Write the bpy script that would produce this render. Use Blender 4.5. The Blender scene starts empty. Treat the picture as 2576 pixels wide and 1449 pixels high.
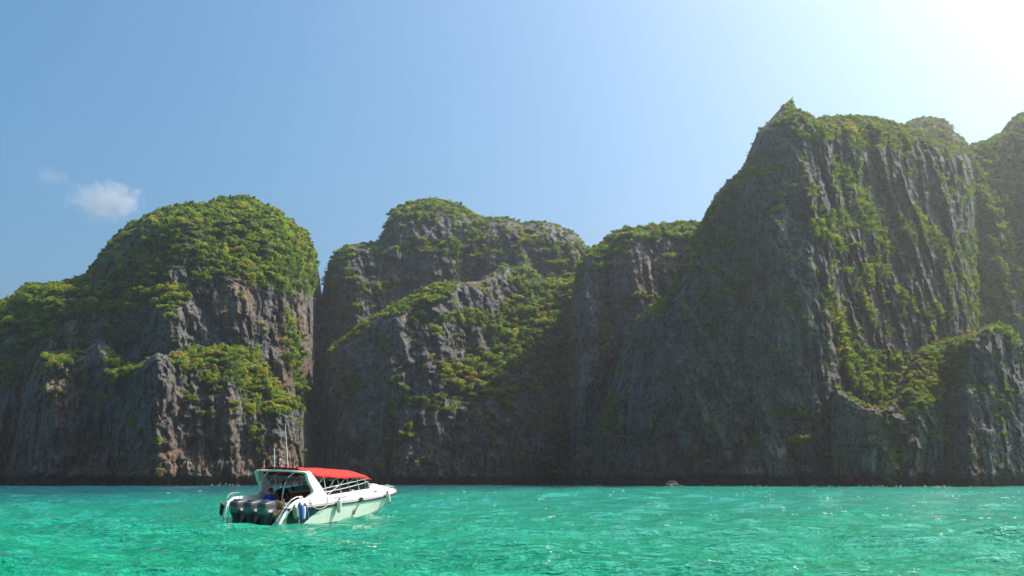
import bpy, bmesh, math, random
import numpy as np
from mathutils import Vector, Matrix

# ------------------------------------------------------------------ camera, sky, sun, exposure
scene = bpy.context.scene
COL = scene.collection
FPX, CX, CY = 2231.0, 1288.0, 724.5          # the photograph measured on a 2576 x 1449 grid
CAMH = 2.0
PITCH = math.atan((1210.0 - CY) / FPX)
cam_data = bpy.data.cameras.new('camera')
cam = bpy.data.objects.new('camera', cam_data)
COL.objects.link(cam)
cam_data.sensor_fit = 'HORIZONTAL'
cam_data.sensor_width = 36.0
cam_data.lens = 36.0 * FPX / 2576.0
cam_data.clip_start = 0.1
cam_data.clip_end = 20000.0
cam.location = (0, 0, CAMH)
cam.rotation_euler = (math.radians(90) + PITCH, 0, 0)
scene.camera = cam

SUN_AZ = math.radians(66.0)      # to the right of the viewing direction (+Y)
SUN_EL = math.radians(51.0)
world = bpy.data.worlds.new('World')
scene.world = world
world.use_nodes = True
wn = world.node_tree.nodes
wn.clear()
w_out = wn.new('ShaderNodeOutputWorld')
w_bg = wn.new('ShaderNodeBackground')
w_sky = wn.new('ShaderNodeTexSky')
w_sky.sky_type = 'NISHITA'
w_sky.sun_disc = False
w_sky.sun_elevation = SUN_EL
w_sky.sun_rotation = SUN_AZ
w_sky.altitude = 0.0
w_sky.air_density = 1.0
w_sky.dust_density = 5.8
w_sky.ozone_density = 7.0
w_bg.inputs['Strength'].default_value = 0.126
w_hs = wn.new('ShaderNodeHueSaturation')          # the camera's colour rendering of the whole sky
w_hs.inputs['Saturation'].default_value = 1.22
w_hs.inputs['Hue'].default_value = 0.480
world.node_tree.links.new(w_sky.outputs[0], w_hs.inputs['Color'])
world.node_tree.links.new(w_hs.outputs[0], w_bg.inputs['Color'])
world.node_tree.links.new(w_bg.outputs[0], w_out.inputs['Surface'])

sun_data = bpy.data.lights.new('sun', 'SUN')
sun_data.energy = 4.6
sun_data.angle = math.radians(0.53)
sun_data.color = (1.0, 0.94, 0.84)
sun = bpy.data.objects.new('sun', sun_data)
COL.objects.link(sun)
SUN_DIR = Vector((math.sin(SUN_AZ) * math.cos(SUN_EL), math.cos(SUN_AZ) * math.cos(SUN_EL), math.sin(SUN_EL)))
sun.location = SUN_DIR * 500
sun.rotation_euler = SUN_DIR.to_track_quat('Z', 'Y').to_euler()

scene.view_settings.view_transform = 'Standard'
scene.view_settings.look = 'None'
scene.view_settings.exposure = 0.68
scene.view_settings.gamma = 1.0
scene.view_settings.use_curve_mapping = False
scene.render.engine = 'CYCLES'
scene.cycles.use_denoising = True
scene.cycles.max_bounces = 8
scene.cycles.diffuse_bounces = 3
scene.cycles.transparent_max_bounces = 8
scene.cycles.volume_bounces = 0
scene.cycles.sample_clamp_indirect = 6.0

rng = np.random.default_rng(7)
random.seed(7)

# ------------------------------------------------------------------ helpers
_perm = rng.permutation(256)
_perm = np.concatenate([_perm, _perm, _perm])
_g = rng.normal(size=(256, 3))
_g /= np.linalg.norm(_g, axis=1)[:, None]

def pn(x, y, z):
    """Perlin noise on arrays, about -0.7 .. 0.7"""
    shp = np.broadcast(x, y, z).shape
    x = np.broadcast_to(x, shp).ravel(); y = np.broadcast_to(y, shp).ravel(); z = np.broadcast_to(z, shp).ravel()
    xi = np.floor(x).astype(np.int64); yi = np.floor(y).astype(np.int64); zi = np.floor(z).astype(np.int64)
    xf, yf, zf = x - xi, y - yi, z - zi
    xi &= 255; yi &= 255; zi &= 255
    u = xf * xf * (3 - 2 * xf); v = yf * yf * (3 - 2 * yf); w = zf * zf * (3 - 2 * zf)
    def c(dx, dy, dz):
        h = _perm[_perm[_perm[xi + dx] + yi + dy] + zi + dz]
        g = _g[h]
        return g[:, 0] * (xf - dx) + g[:, 1] * (yf - dy) + g[:, 2] * (zf - dz)
    r = 0.0
    a = c(0, 0, 0); b = c(1, 0, 0); x00 = a + (b - a) * u
    a = c(0, 1, 0); b = c(1, 1, 0); x10 = a + (b - a) * u
    a = c(0, 0, 1); b = c(1, 0, 1); x01 = a + (b - a) * u
    a = c(0, 1, 1); b = c(1, 1, 1); x11 = a + (b - a) * u
    y0 = x00 + (x10 - x00) * v; y1 = x01 + (x11 - x01) * v
    return (y0 + (y1 - y0) * w).reshape(shp)

def fbm(x, y, z, o=4, gain=0.5):
    s = 0.0; a = 1.0
    for k in range(o):
        s = s + a * pn(x * 2 ** k + 17.3 * k, y * 2 ** k + 5.1 * k, z * 2 ** k - 9.7 * k)
        a *= gain
    return s

def ridge(n):
    return 1.0 - np.minimum(np.abs(n) * 2.6, 1.0)

def sstep(a, b, x):
    t = np.clip((x - a) / (b - a), 0, 1)
    return t * t * (3 - 2 * t)

def link(o, parent=None):
    COL.objects.link(o)
    if parent is not None:
        o.parent = parent
    return o

def tag(o, label=None, cat=None, group=None, kind=None):
    if label: o['label'] = label
    if cat: o['category'] = cat
    if group: o['group'] = group
    if kind: o['kind'] = kind
    return o

def empty(name, loc=(0, 0, 0)):
    o = bpy.data.objects.new(name, None)
    o.empty_display_size = 0.2
    o.location = loc
    COL.objects.link(o)
    return o

def fast_mesh(name, co, quads=None, tris=None, smooth=True):
    me = bpy.data.meshes.new(name)
    co = np.asarray(co, np.float32).reshape(-1, 3)
    me.vertices.add(len(co)); me.vertices.foreach_set('co', co.ravel())
    loops = []; starts = []; n = 0
    if quads is not None and len(quads):
        q = np.asarray(quads, np.int32); loops.append(q.ravel()); starts.append(np.arange(len(q)) * 4); n = len(q) * 4
    if tris is not None and len(tris):
        t = np.asarray(tris, np.int32); loops.append(t.ravel()); starts.append(n + np.arange(len(t)) * 3)
    lp = np.concatenate(loops).astype(np.int32); st = np.concatenate(starts).astype(np.int32)
    me.loops.add(len(lp)); me.loops.foreach_set('vertex_index', lp)
    me.polygons.add(len(st)); me.polygons.foreach_set('loop_start', st)
    me.update(calc_edges=True)
    me.validate()
    if smooth:
        me.polygons.foreach_set('use_smooth', np.ones(len(me.polygons), bool))
    return me

def grid_quads(nr, nc):
    i = np.arange(nr * nc).reshape(nr, nc)
    return np.stack([i[:-1, :-1], i[:-1, 1:], i[1:, 1:], i[1:, :-1]], -1).reshape(-1, 4)

# materials ---------------------------------------------------------
def mat(name):
    m = bpy.data.materials.new(name); m.use_nodes = True
    nt = m.node_tree; nt.nodes.clear()
    out = nt.nodes.new('ShaderNodeOutputMaterial')
    return m, nt, out

def N(nt, kind, **kw):
    n = nt.nodes.new(kind)
    for k, v in kw.items():
        if k.startswith('i_'):
            n.inputs[k[2:].replace('_', ' ')].default_value = v
        else:
            setattr(n, k, v)
    return n

def lk(nt, a, b): nt.links.new(a, b)

def ramp(nt, fac, stops, interp='LINEAR'):
    r = nt.nodes.new('ShaderNodeValToRGB')
    r.color_ramp.interpolation = interp
    els = r.color_ramp.elements
    while len(els) < len(stops): els.new(0.5)
    for e, (p, c) in zip(els, stops):
        e.position = p
        e.color = (c, c, c, 1) if isinstance(c, (int, float)) else (*c, 1)
    lk(nt, fac, r.inputs['Fac'])
    return r.outputs['Color']

def mixc(nt, fac, a, b, mode='MIX'):
    m = nt.nodes.new('ShaderNodeMix'); m.data_type = 'RGBA'; m.blend_type = mode
    for sock, v in ((m.inputs[0], fac), (m.inputs[6], a), (m.inputs[7], b)):
        if hasattr(v, 'is_linked'): lk(nt, v, sock)
        elif isinstance(v, (tuple, list)): sock.default_value = (*v, 1)
        else: sock.default_value = v
    return m.outputs[2]

def noise(nt, vec, scale, detail=4.0, rough=0.55, dist=0.0):
    n = nt.nodes.new('ShaderNodeTexNoise')
    n.inputs['Scale'].default_value = scale
    n.inputs['Detail'].default_value = detail
    n.inputs['Roughness'].default_value = rough
    n.inputs['Distortion'].default_value = dist
    lk(nt, vec, n.inputs['Vector'])
    return n.outputs['Fac']

def mapping(nt, vec, scale=(1, 1, 1), loc=(0, 0, 0)):
    m = nt.nodes.new('ShaderNodeMapping')
    m.inputs['Scale'].default_value = scale
    m.inputs['Location'].default_value = loc
    lk(nt, vec, m.inputs['Vector'])
    return m.outputs['Vector']

def math_n(nt, op, a, b=None, clamp=False):
    m = nt.nodes.new('ShaderNodeMath'); m.operation = op; m.use_clamp = clamp
    for s, v in ((m.inputs[0], a), (m.inputs[1], b)):
        if v is None: continue
        if hasattr(v, 'is_linked'): lk(nt, v, s)
        else: s.default_value = v
    return m.outputs[0]

def ray(px, py):
    x = (px - CX) / FPX; y = (CY - py) / FPX
    c, s = math.cos(PITCH), math.sin(PITCH)
    return x, c - s * y, s + c * y

def at(px, py, Y):
    """world point seen at (px, py) of the 2576-wide photograph, Y metres in front of the camera"""
    x, y, z = ray(px, py)
    return np.stack([x / y * Y, Y + 0 * x, CAMH + z / y * Y], -1)

def py_of(z, Y):
    c, s = math.cos(PITCH), math.sin(PITCH)
    dz = z - CAMH
    return CY - FPX * (-s * Y + c * dz) / (c * Y + s * dz)

# ------------------------------------------------------------------ sea
def build_sea():
    # one fan-shaped sheet, denser ahead, reaching the horizon
    a = np.concatenate([np.linspace(-52, 52, 800), np.linspace(56, 304, 60)[:-1], [308]])
    a = np.radians(a)
    r = [10.0]
    while r[-1] < 720: r.append(r[-1] * 1.0075)
    r = np.array([0.5, 4.0] + r + [850, 1100, 1500, 2200])
    A, R = np.meshgrid(a, r)
    ox, oy = 0.0, -5.0
    X = ox + R * np.sin(A); Y = oy + R * np.cos(A)
    step = np.maximum(R * np.radians(104 / 800), R * 0.0075)
    step = np.where(np.abs(A) > math.radians(52.5), 1e3, step)
    Z = np.zeros_like(X); DX = np.zeros_like(X); DY = np.zeros_like(X)
    g = np.random.default_rng(11)
    n = 70
    lam = np.exp(np.linspace(math.log(0.55), math.log(17), n)) * g.uniform(.93, 1.07, n)
    for L in lam:
        th = math.radians(256) + g.normal(0, 0.48 if L < 4 else 0.30)
        k = 2 * math.pi / L
        amp = 0.0082 * L ** 0.80 * g.uniform(.6, 1.4)
        if L > 5: amp *= 0.6
        fade = sstep(0.6, 0.3, step / L)
        ph = k * (X * math.cos(th) + Y * math.sin(th)) + g.uniform(0, 6.283)
        Z += fade * amp * np.cos(ph)
        DX -= fade * amp * .6 * math.cos(th) * np.sin(ph)
        DY -= fade * amp * .6 * math.sin(th) * np.sin(ph)
    patch = 0.8 + 0.5 * np.clip(0.5 + fbm(X / 16, Y / 16, X * 0, 2), 0, 1)   # calmer and choppier patches
    Z *= patch * sstep(900, 450, R)
    # a low swell running in on the right
    Z += 0.16 * np.cos((X * .4 - Y * .92) * 2 * math.pi / 34 + 1.0) * sstep(600, 200, R)
    co = np.stack([X + DX * patch, Y + DY * patch, Z], -1)
    global SEA_CO
    SEA_CO = co.reshape(-1, 3)
    nr, nc = X.shape
    q = grid_quads(nr, nc)
    me = fast_mesh('sea', co, q)
    o = link(bpy.data.objects.new('sea', me))
    tag(o, kind='structure', label='choppy turquoise green sea filling the bay')
    m, nt, out = mat('sea_water')
    geo = N(nt, 'ShaderNodeNewGeometry')
    pos = geo.outputs['Position']
    sep = N(nt, 'ShaderNodeSeparateXYZ'); lk(nt, pos, sep.inputs[0])
    flat = mapping(nt, pos, (1, 1, 0))
    big = noise(nt, flat, 0.035, 3, .5)
    mid = noise(nt, mapping(nt, pos, (.30, .75, 0)), 1.0, 4, .6, .6)
    # sandy shallows are paler, the channel along the far left wall is deep and bluer
    shallow = ramp(nt, mid, [(.34, (.001, .255, .126)), (.52, (.003, .290, .146)), (.70, (.010, .335, .170))])
    teal = ramp(nt, mid, [(.35, (.000, .240, .158)), (.65, (.004, .305, .198))])
    blue = ramp(nt, mid, [(.35, (.003, .072, .098)), (.7, (.006, .120, .140))])
    far = math_n(nt, 'ADD', math_n(nt, 'MULTIPLY', sep.outputs['Y'], 1 / 62.0), math_n(nt, 'MULTIPLY', big, 1.1))
    f1 = ramp(nt, math_n(nt, 'SUBTRACT', far, .9), [(0, 0.0), (.9, 1.0)])
    c1 = mixc(nt, f1, shallow, teal)
    lx = math_n(nt, 'ADD', math_n(nt, 'MULTIPLY', sep.outputs['X'], -1 / 90.0), math_n(nt, 'MULTIPLY', sep.outputs['Y'], 1 / 190.0))
    lx = math_n(nt, 'ADD', lx, math_n(nt, 'MULTIPLY', math_n(nt, 'SUBTRACT', big, .5), 1.0))
    f2 = ramp(nt, math_n(nt, 'SUBTRACT', lx, .75), [(0, 0.0), (.75, 0.95)])
    c2 = mixc(nt, f2, c1, blue)
    b = N(nt, 'ShaderNodeBsdfPrincipled')
    lk(nt, c2, b.inputs['Base Color'])
    b.inputs['Roughness'].default_value = 0.03
    b.inputs['IOR'].default_value = 1.333
    bump1 = noise(nt, mapping(nt, pos, (.62, 1.5, 0)), 2.4, 5, .6, .25)
    bump2 = noise(nt, mapping(nt, pos, (.7, 1.4, 0)), 8.0, 3, .6)
    hb = math_n(nt, 'ADD', bump1, math_n(nt, 'MULTIPLY', bump2, .22))
    bp = N(nt, 'ShaderNodeBump'); bp.inputs['Strength'].default_value = 1.0; bp.inputs['Distance'].default_value = 0.42
    lk(nt, hb, bp.inputs['Height']); lk(nt, bp.outputs[0], b.inputs['Normal'])
    lk(nt, b.outputs[0], out.inputs['Surface'])
    me.materials.append(m)
    return o
build_sea()
# ------------------------------------------------------------------ cliffs
def Lf(x, y): return (x * .537, 469.6 + y * .537)
def Mf(x, y): return (751.3 + x * .537, 469.6 + y * .537)
def Rf(x, y): return (1475.8 + x * .427, 234.8 + y * .427)
def Qf(x, y): return (1475.8 + x * .427, 737.9 + y * .427)
def P(fn, *pts): return [fn(*p) for p in pts]

class Mask:
    S = 4.0; X0 = -320.0; Y0 = 100.0; W = 820; H = 300
    def __init__(self):
        self.a = np.zeros((self.H, self.W))
        xs = self.X0 + (np.arange(self.W) + .5) * self.S
        ys = self.Y0 + (np.arange(self.H) + .5) * self.S
        self.gx, self.gy = np.meshgrid(xs, ys)
    def poly(self, pts, v):
        inside = np.zeros(self.a.shape, bool)
        n = len(pts)
        for i in range(n):
            x1, y1 = pts[i]; x2, y2 = pts[(i + 1) % n]
            if y1 == y2: continue
            c = ((y1 > self.gy) != (y2 > self.gy)) & (self.gx < (x2 - x1) * (self.gy - y1) / (y2 - y1) + x1)
            inside ^= c
        self.a[inside] = v
    def line(self, pts, w, v):
        for (x1, y1), (x2, y2) in zip(pts[:-1], pts[1:]):
            dx, dy = x2 - x1, y2 - y1; l2 = dx * dx + dy * dy
            t = np.clip(((self.gx - x1) * dx + (self.gy - y1) * dy) / l2, 0, 1)
            d = np.hypot(self.gx - x1 - t * dx, self.gy - y1 - t * dy)
            self.a = np.where(d < w, np.maximum(self.a, v), self.a)
    def spot(self, x, y, rx, ry, v):
        d = ((self.gx - x) / rx) ** 2 + ((self.gy - y) / ry) ** 2
        self.a = np.where(d < 1, np.maximum(self.a, v), self.a)
    def blurred(self, nx, ny):
        a = self.a
        for axis, n in ((1, nx), (0, ny)):
            if n < 1: continue
            p = np.pad(a, [(n, n) if k == axis else (0, 0) for k in (0, 1)], mode='edge')
            c = np.cumsum(p, axis=axis)
            c = np.concatenate([np.zeros_like(np.take(c, [0], axis)), c], axis)
            m = a.shape[axis]
            hi = np.take(c, np.arange(m) + 2 * n + 1, axis); lo = np.take(c, np.arange(m), axis)
            a = (hi - lo) / (2 * n + 1)
        return a
    def sample(self, a, px, py):
        fx = np.clip((px - self.X0) / self.S - .5, 0, self.W - 1.001); fy = np.clip((py - self.Y0) / self.S - .5, 0, self.H - 1.001)
        ix = fx.astype(int); iy = fy.astype(int); tx = fx - ix; ty = fy - iy
        return (a[iy, ix] * (1 - tx) + a[iy, ix + 1] * tx) * (1 - ty) + (a[iy + 1, ix] * (1 - tx) + a[iy + 1, ix + 1] * tx) * ty

def rock_material():
    m, nt, out = mat('limestone')
    geo = N(nt, 'ShaderNodeNewGeometry'); pos = geo.outputs['Position']
    sep = N(nt, 'ShaderNodeSeparateXYZ'); lk(nt, pos, sep.inputs[0])
    at_v = N(nt, 'ShaderNodeAttribute', attribute_name='veg')
    at_w = N(nt, 'ShaderNodeAttribute', attribute_name='warm')
    streak = noise(nt, mapping(nt, pos, (.30, .30, .022)), 1.0, 6, .62, .25)
    streak2 = noise(nt, mapping(nt, pos, (1.1, 1.1, .10), (40, 3, 9)), 1.0, 4, .6, .2)
    blotch = noise(nt, mapping(nt, pos, (.045, .045, .030)), 1.0, 5, .6, .4)
    fine = noise(nt, mapping(nt, pos, (1, 1, .55)), 1.3, 6, .68, .3)
    crack = noise(nt, mapping(nt, pos, (.55, .55, .16), (3, 8, 2)), 1.0, 7, .7, .8)
    grey = ramp(nt, streak, [(.28, (.070, .066, .063)), (.44, (.168, .156, .146)), (.56, (.245, .226, .204)), (.72, (.33, .305, .27))])
    grey = mixc(nt, ramp(nt, streak2, [(.40, 0.0), (.60, .55)]), grey, (.085, .09, .098))
    grey = mixc(nt, ramp(nt, blotch, [(.40, 0.0), (.62, .45)]), grey, (.215, .195, .17))
    tanc = ramp(nt, streak, [(.3, (.16, .085, .048)), (.5, (.25, .155, .095)), (.68, (.34, .265, .185))])
    stain = noise(nt, mapping(nt, pos, (.085, .085, .020), (11, 4, 1)), 1.0, 4, .55, .6)
    low = ramp(nt, math_n(nt, 'MULTIPLY', sep.outputs['Z'], 1 / 110.0), [(0.03, .10), (.30, .0), (1, -.02 + .02)])
    sf = math_n(nt, 'ADD', math_n(nt, 'ADD', stain, low), math_n(nt, 'MULTIPLY', at_w.outputs['Fac'], .24))
    sf = ramp(nt, sf, [(.56, 0.0), (.69, .85)])
    col = mixc(nt, sf, grey, tanc)
    pale = noise(nt, mapping(nt, pos, (.13, .13, .012), (5, 21, 3)), 1.0, 5, .6, .35)
    col = mixc(nt, ramp(nt, pale, [(.56, 0.0), (.70, .7)]), col, (.40, .385, .35))
    col = mixc(nt, ramp(nt, fine, [(.40, .6), (.56, 0.0)]), col, (.035, .036, .040))
    col = mixc(nt, ramp(nt, crack, [(.40, .85), (.475, 0.0)]), col, (.022, .023, .026))  # dark pits and cracks put occlusion-like shade into the rock colour
    # soil, moss and creeper under the shrubs
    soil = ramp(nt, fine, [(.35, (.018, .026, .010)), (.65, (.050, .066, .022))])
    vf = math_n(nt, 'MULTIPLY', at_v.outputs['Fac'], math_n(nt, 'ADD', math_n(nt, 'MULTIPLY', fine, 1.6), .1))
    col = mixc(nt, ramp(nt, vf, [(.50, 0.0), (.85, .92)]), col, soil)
    # the tide line: wet, algae-black rock
    tide = math_n(nt, 'ADD', math_n(nt, 'MULTIPLY', sep.outputs['Z'], .11), math_n(nt, 'MULTIPLY', math_n(nt, 'SUBTRACT', blotch, .5), .9))
    col = mixc(nt, ramp(nt, tide, [(.12, .85), (.50, 0.0)]), col, (.016, .017, .017))
    b = N(nt, 'ShaderNodeBsdfPrincipled')
    lk(nt, col, b.inputs['Base Color'])
    b.inputs['Roughness'].default_value = .9
    b.inputs['Specular IOR Level'].default_value = .2
    hh = math_n(nt, 'ADD', math_n(nt, 'MULTIPLY', crack, 1.3), math_n(nt, 'MULTIPLY', fine, .9))
    hh = math_n(nt, 'ADD', hh, math_n(nt, 'MULTIPLY', streak2, .7))
    bp = N(nt, 'ShaderNodeBump'); bp.inputs['Strength'].default_value = .9; bp.inputs['Distance'].default_value = 1.5
    lk(nt, hh, bp.inputs['Height']); lk(nt, bp.outputs[0], b.inputs['Normal'])
    lk(nt, b.outputs[0], out.inputs['Surface'])
    return m
ROCK = rock_material()

def resample(pts, step):
    p = np.array(pts, float)
    d = np.hypot(np.diff(p[:, 0]), np.diff(p[:, 1]) * .42)
    s = np.concatenate([[0], np.cumsum(d)])
    n = max(int(s[-1] / step), 8)
    t = np.linspace(0, s[-1], n)
    return np.interp(t, s, p[:, 0]), np.interp(t, s, p[:, 1])

SHEETS = {}
def cliff(name, label, top, base, veg, cot_rock=.16, cot_veg=.75, curl=46, curl_d=26, flute=1.0, bumps=(), seed=0, back=150,
          step=2.6, warm=(), rough=3.0, soften=5, ledge=1.0, ribs=(), scrub=.2):
    top = np.array(top, float)
    px, pt = resample(top, step)
    pt = pt + rough * fbm(px / 26 + seed * 7.7, px * 0 + seed, px * 0, 3) * 1.4
    bx, bd = np.array(base).T
    D0 = np.interp(px, bx, bd)
    pb = py_of(-2.5, D0)
    hmax = np.percentile(pb - pt, 90)
    nr = int(hmax / step)
    t = np.linspace(0, 1, nr)[:, None]
    PX = np.repeat(px[None, :], nr, 0); PY = pb[None, :] + (pt - pb)[None, :] * t
    mk = Mask(); mk.a += scrub
    for v in veg:
        if v[0] == 'line': mk.line(v[1], v[2], v[3])
        elif v[0] == 'spot': mk.spot(*v[1:])
        else: mk.poly(v[0], v[1])
    soft = mk.blurred(soften, 2); fineb = mk.blurred(1, 1)
    VS = mk.sample(soft, PX, PY); VF = mk.sample(fineb, PX, PY)
    ww = Mask()
    for v in warm: ww.spot(*v)
    WV = ww.sample(ww.blurred(5, 5), PX, PY)
    # walls stay steep, overgrown ground leans back: integrate the lean from the foot upward
    Yd = np.zeros_like(PX); Yd[0] = D0
    for j in range(1, nr):
        dz = np.maximum(PY[j - 1] - PY[j], 0) * Yd[j - 1] / FPX * 1.06
        Yd[j] = Yd[j - 1] + dz * (cot_rock + (cot_veg - cot_rock) * VS[j])
    # even out neighbouring columns a little
    for _ in range(3):
        Yd[:, 1:-1] = .25 * Yd[:, :-2] + .5 * Yd[:, 1:-1] + .25 * Yd[:, 2:]
    for (cx, cy, rx, ry, dd) in bumps:
        Yd -= dd * np.exp(-(((PX - cx) / rx) ** 2 + ((PY - cy) / ry) ** 2))
    # distance to the outline: the rock rounds away there
    dist = np.full(PX.shape, 1e9)
    for i in range(len(top) - 1):
        x1, y1 = top[i]; x2, y2 = top[i + 1]
        dx, dy = x2 - x1, y2 - y1; l2 = dx * dx + dy * dy + 1e-9
        tt = np.clip(((PX - x1) * dx + (PY - y1) * dy) / l2, 0, 1)
        dist = np.minimum(dist, np.hypot(PX - x1 - tt * dx, PY - y1 - tt * dy))
    k = 1 - np.clip(dist / curl, 0, 1)
    Yd += curl_d * (1 - np.sqrt(np.clip(1 - k * k, 0, 1)))
    W = at(PX, PY, Yd)
    X, Y, Z = W[..., 0], W[..., 1], W[..., 2]
    s = seed * 13.7
    wob = 6 * fbm(X / 40 + s, Y / 40, Z / 55, 2)
    q = X + .45 * Y + wob
    bigb = fbm(q / 46 + s, Z / 150, Y / 90, 3)
    f1 = ridge(pn(q / 15 + s, Z / 70, s + Y * .01)) - .5
    f2 = ridge(pn(q / 6.5 + s, Z / 30, 3.1 + Y * .01)) - .5
    f3 = ridge(pn(q / 2.9 + s, Z / 10, 7.7 + Y * .02)) - .5
    led = fbm(X / 30 + s, Y / 30, Z / 7.0, 3)
    ch = fbm(X / 8 + s, Y / 8, Z / 10, 4, .55)
    ch2 = fbm(X / 2.0 + s, Y / 2.0, Z / 3.2, 3, .6)
    bl1 = np.abs(pn(q / 7 + s, Y / 30, Z / 16)); bl2 = np.abs(pn(q / 3.2 + s + 9, Y / 12, Z / 6.5)); bl3 = np.abs(pn(X / 1.6 + s, Y / 1.6, Z / 2.8))
    gul = ridge(1.5 * pn(q / 22 + s * 2, Z / 60, 11 + Y * .01) + .35 * ch) ** 3
    edge = sstep(0, 26, dist)
    amp = (1 - .5 * VS) * flute
    disp = amp * (10.0 * bigb + 4.6 * f1 + 3.6 * f2 + 1.7 * f3 - 5.5 * gul) * (.25 + .75 * edge) + ledge * 2.6 * led * (1 - .3 * VS) + 3.2 * ch + 1.1 * ch2 + (1 - .4 * VS) * (4.5 * bl1 + 2.8 * bl2 + 1.5 * bl3 - 2.4)
    # broken blocks: jittered cells stepped in and out
    def blocks(w_, h_, sd):
        qq = (q + 1.6 * pn(X / 5 + sd, Y / 5, Z / 6)) / w_
        ci = np.floor(qq).astype(int)
        hsh = _perm[(ci * 37 + int(sd) * 11) & 255] / 255.0
        zz = (Z + 1.8 * pn(X / 4, Y / 4 + sd, Z / 4)) / h_ + hsh * 3
        zi = np.floor(zz).astype(int)
        return _perm[(_perm[ci & 255] + zi * 5 + int(sd)) & 255] / 255.0 - .5
    disp = disp + (1 - .6 * VS) * edge * (3.2 * blocks(6.5, 19, seed + 3) + 2.0 * blocks(3.1, 8, seed + 8) + 1.0 * blocks(1.6, 3.6, seed + 15))
    for (cx, cy, rx, ry, a_) in ribs:
        mm = np.exp(-(((PX - cx) / rx) ** 4 + ((PY - cy) / ry) ** 4))
        qr = X + .30 * Z + .3 * wob
        disp = disp + mm * a_ * (1.0 * (ridge(pn(qr / 11 + s, Z / 90, s)) - .4) + .55 * (ridge(pn(qr / 4.6 + s, Z / 50, s + 4)) - .4))
    # sea notch worn in at the tide line
    notch = 5.0 * sstep(4.5, 2.0, Z + 1.2 * fbm(X / 9, Y / 9, Z * 0, 2)) * sstep(-4, 0.5, Z)
    Yn = Yd - disp + notch
    jx = (1.1 * pn(X / 4 + 31, Y / 4, Z / 4) + .9 * ch2) * edge
    W = at(PX, PY, Yn); W[..., 0] += jx
    W[..., 2] += .5 * pn(X / 3 + 77, Y / 3, Z / 3) * edge
    W[0, :, 2] = -3.0
    # the far side: over the crest and down behind
    rows = [W]
    Wt = W[-1]
    for f, drop in ((.04, .004), (.10, .02), (.22, .07), (.42, .2), (.7, .5), (1.0, 1.0)):
        b_ = Wt.copy()
        b_[:, 1] += back * f
        b_[:, 0] *= 1 + .25 * back * f / np.maximum(Wt[:, 1], 1)
        hz = np.maximum(Wt[:, 2], 0)
        b_[:, 2] = hz * (1 - drop) - 3 * drop
        rows.append(b_[None])
    V = np.concatenate(rows, 0)
    nrt, nc = V.shape[:2]
    me = fast_mesh(name, V, grid_quads(nrt, nc)[:, ::-1], smooth=False)
    va = np.zeros((nrt, nc)); va[:nr] = VF; va[nr:] = .8
    wa = np.zeros((nrt, nc)); wa[:nr] = WV
    for nm, ar in (('veg', va), ('warm', wa)):
        at_ = me.attributes.new(nm, 'FLOAT', 'POINT'); at_.data.foreach_set('value', ar.ravel().astype(np.float32))
    me.materials.append(ROCK)
    o = link(bpy.data.objects.new(name, me))
    tag(o, label, kind='structure')
    SHEETS[label] = dict(obj=o, V=W, veg=VF, PX=PX, PY=PY, nr=nr, nc=nc, seed=seed)
    return SHEETS[label]

V_ = lambda fn, d, *pts: (P(fn, *pts), d)

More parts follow.
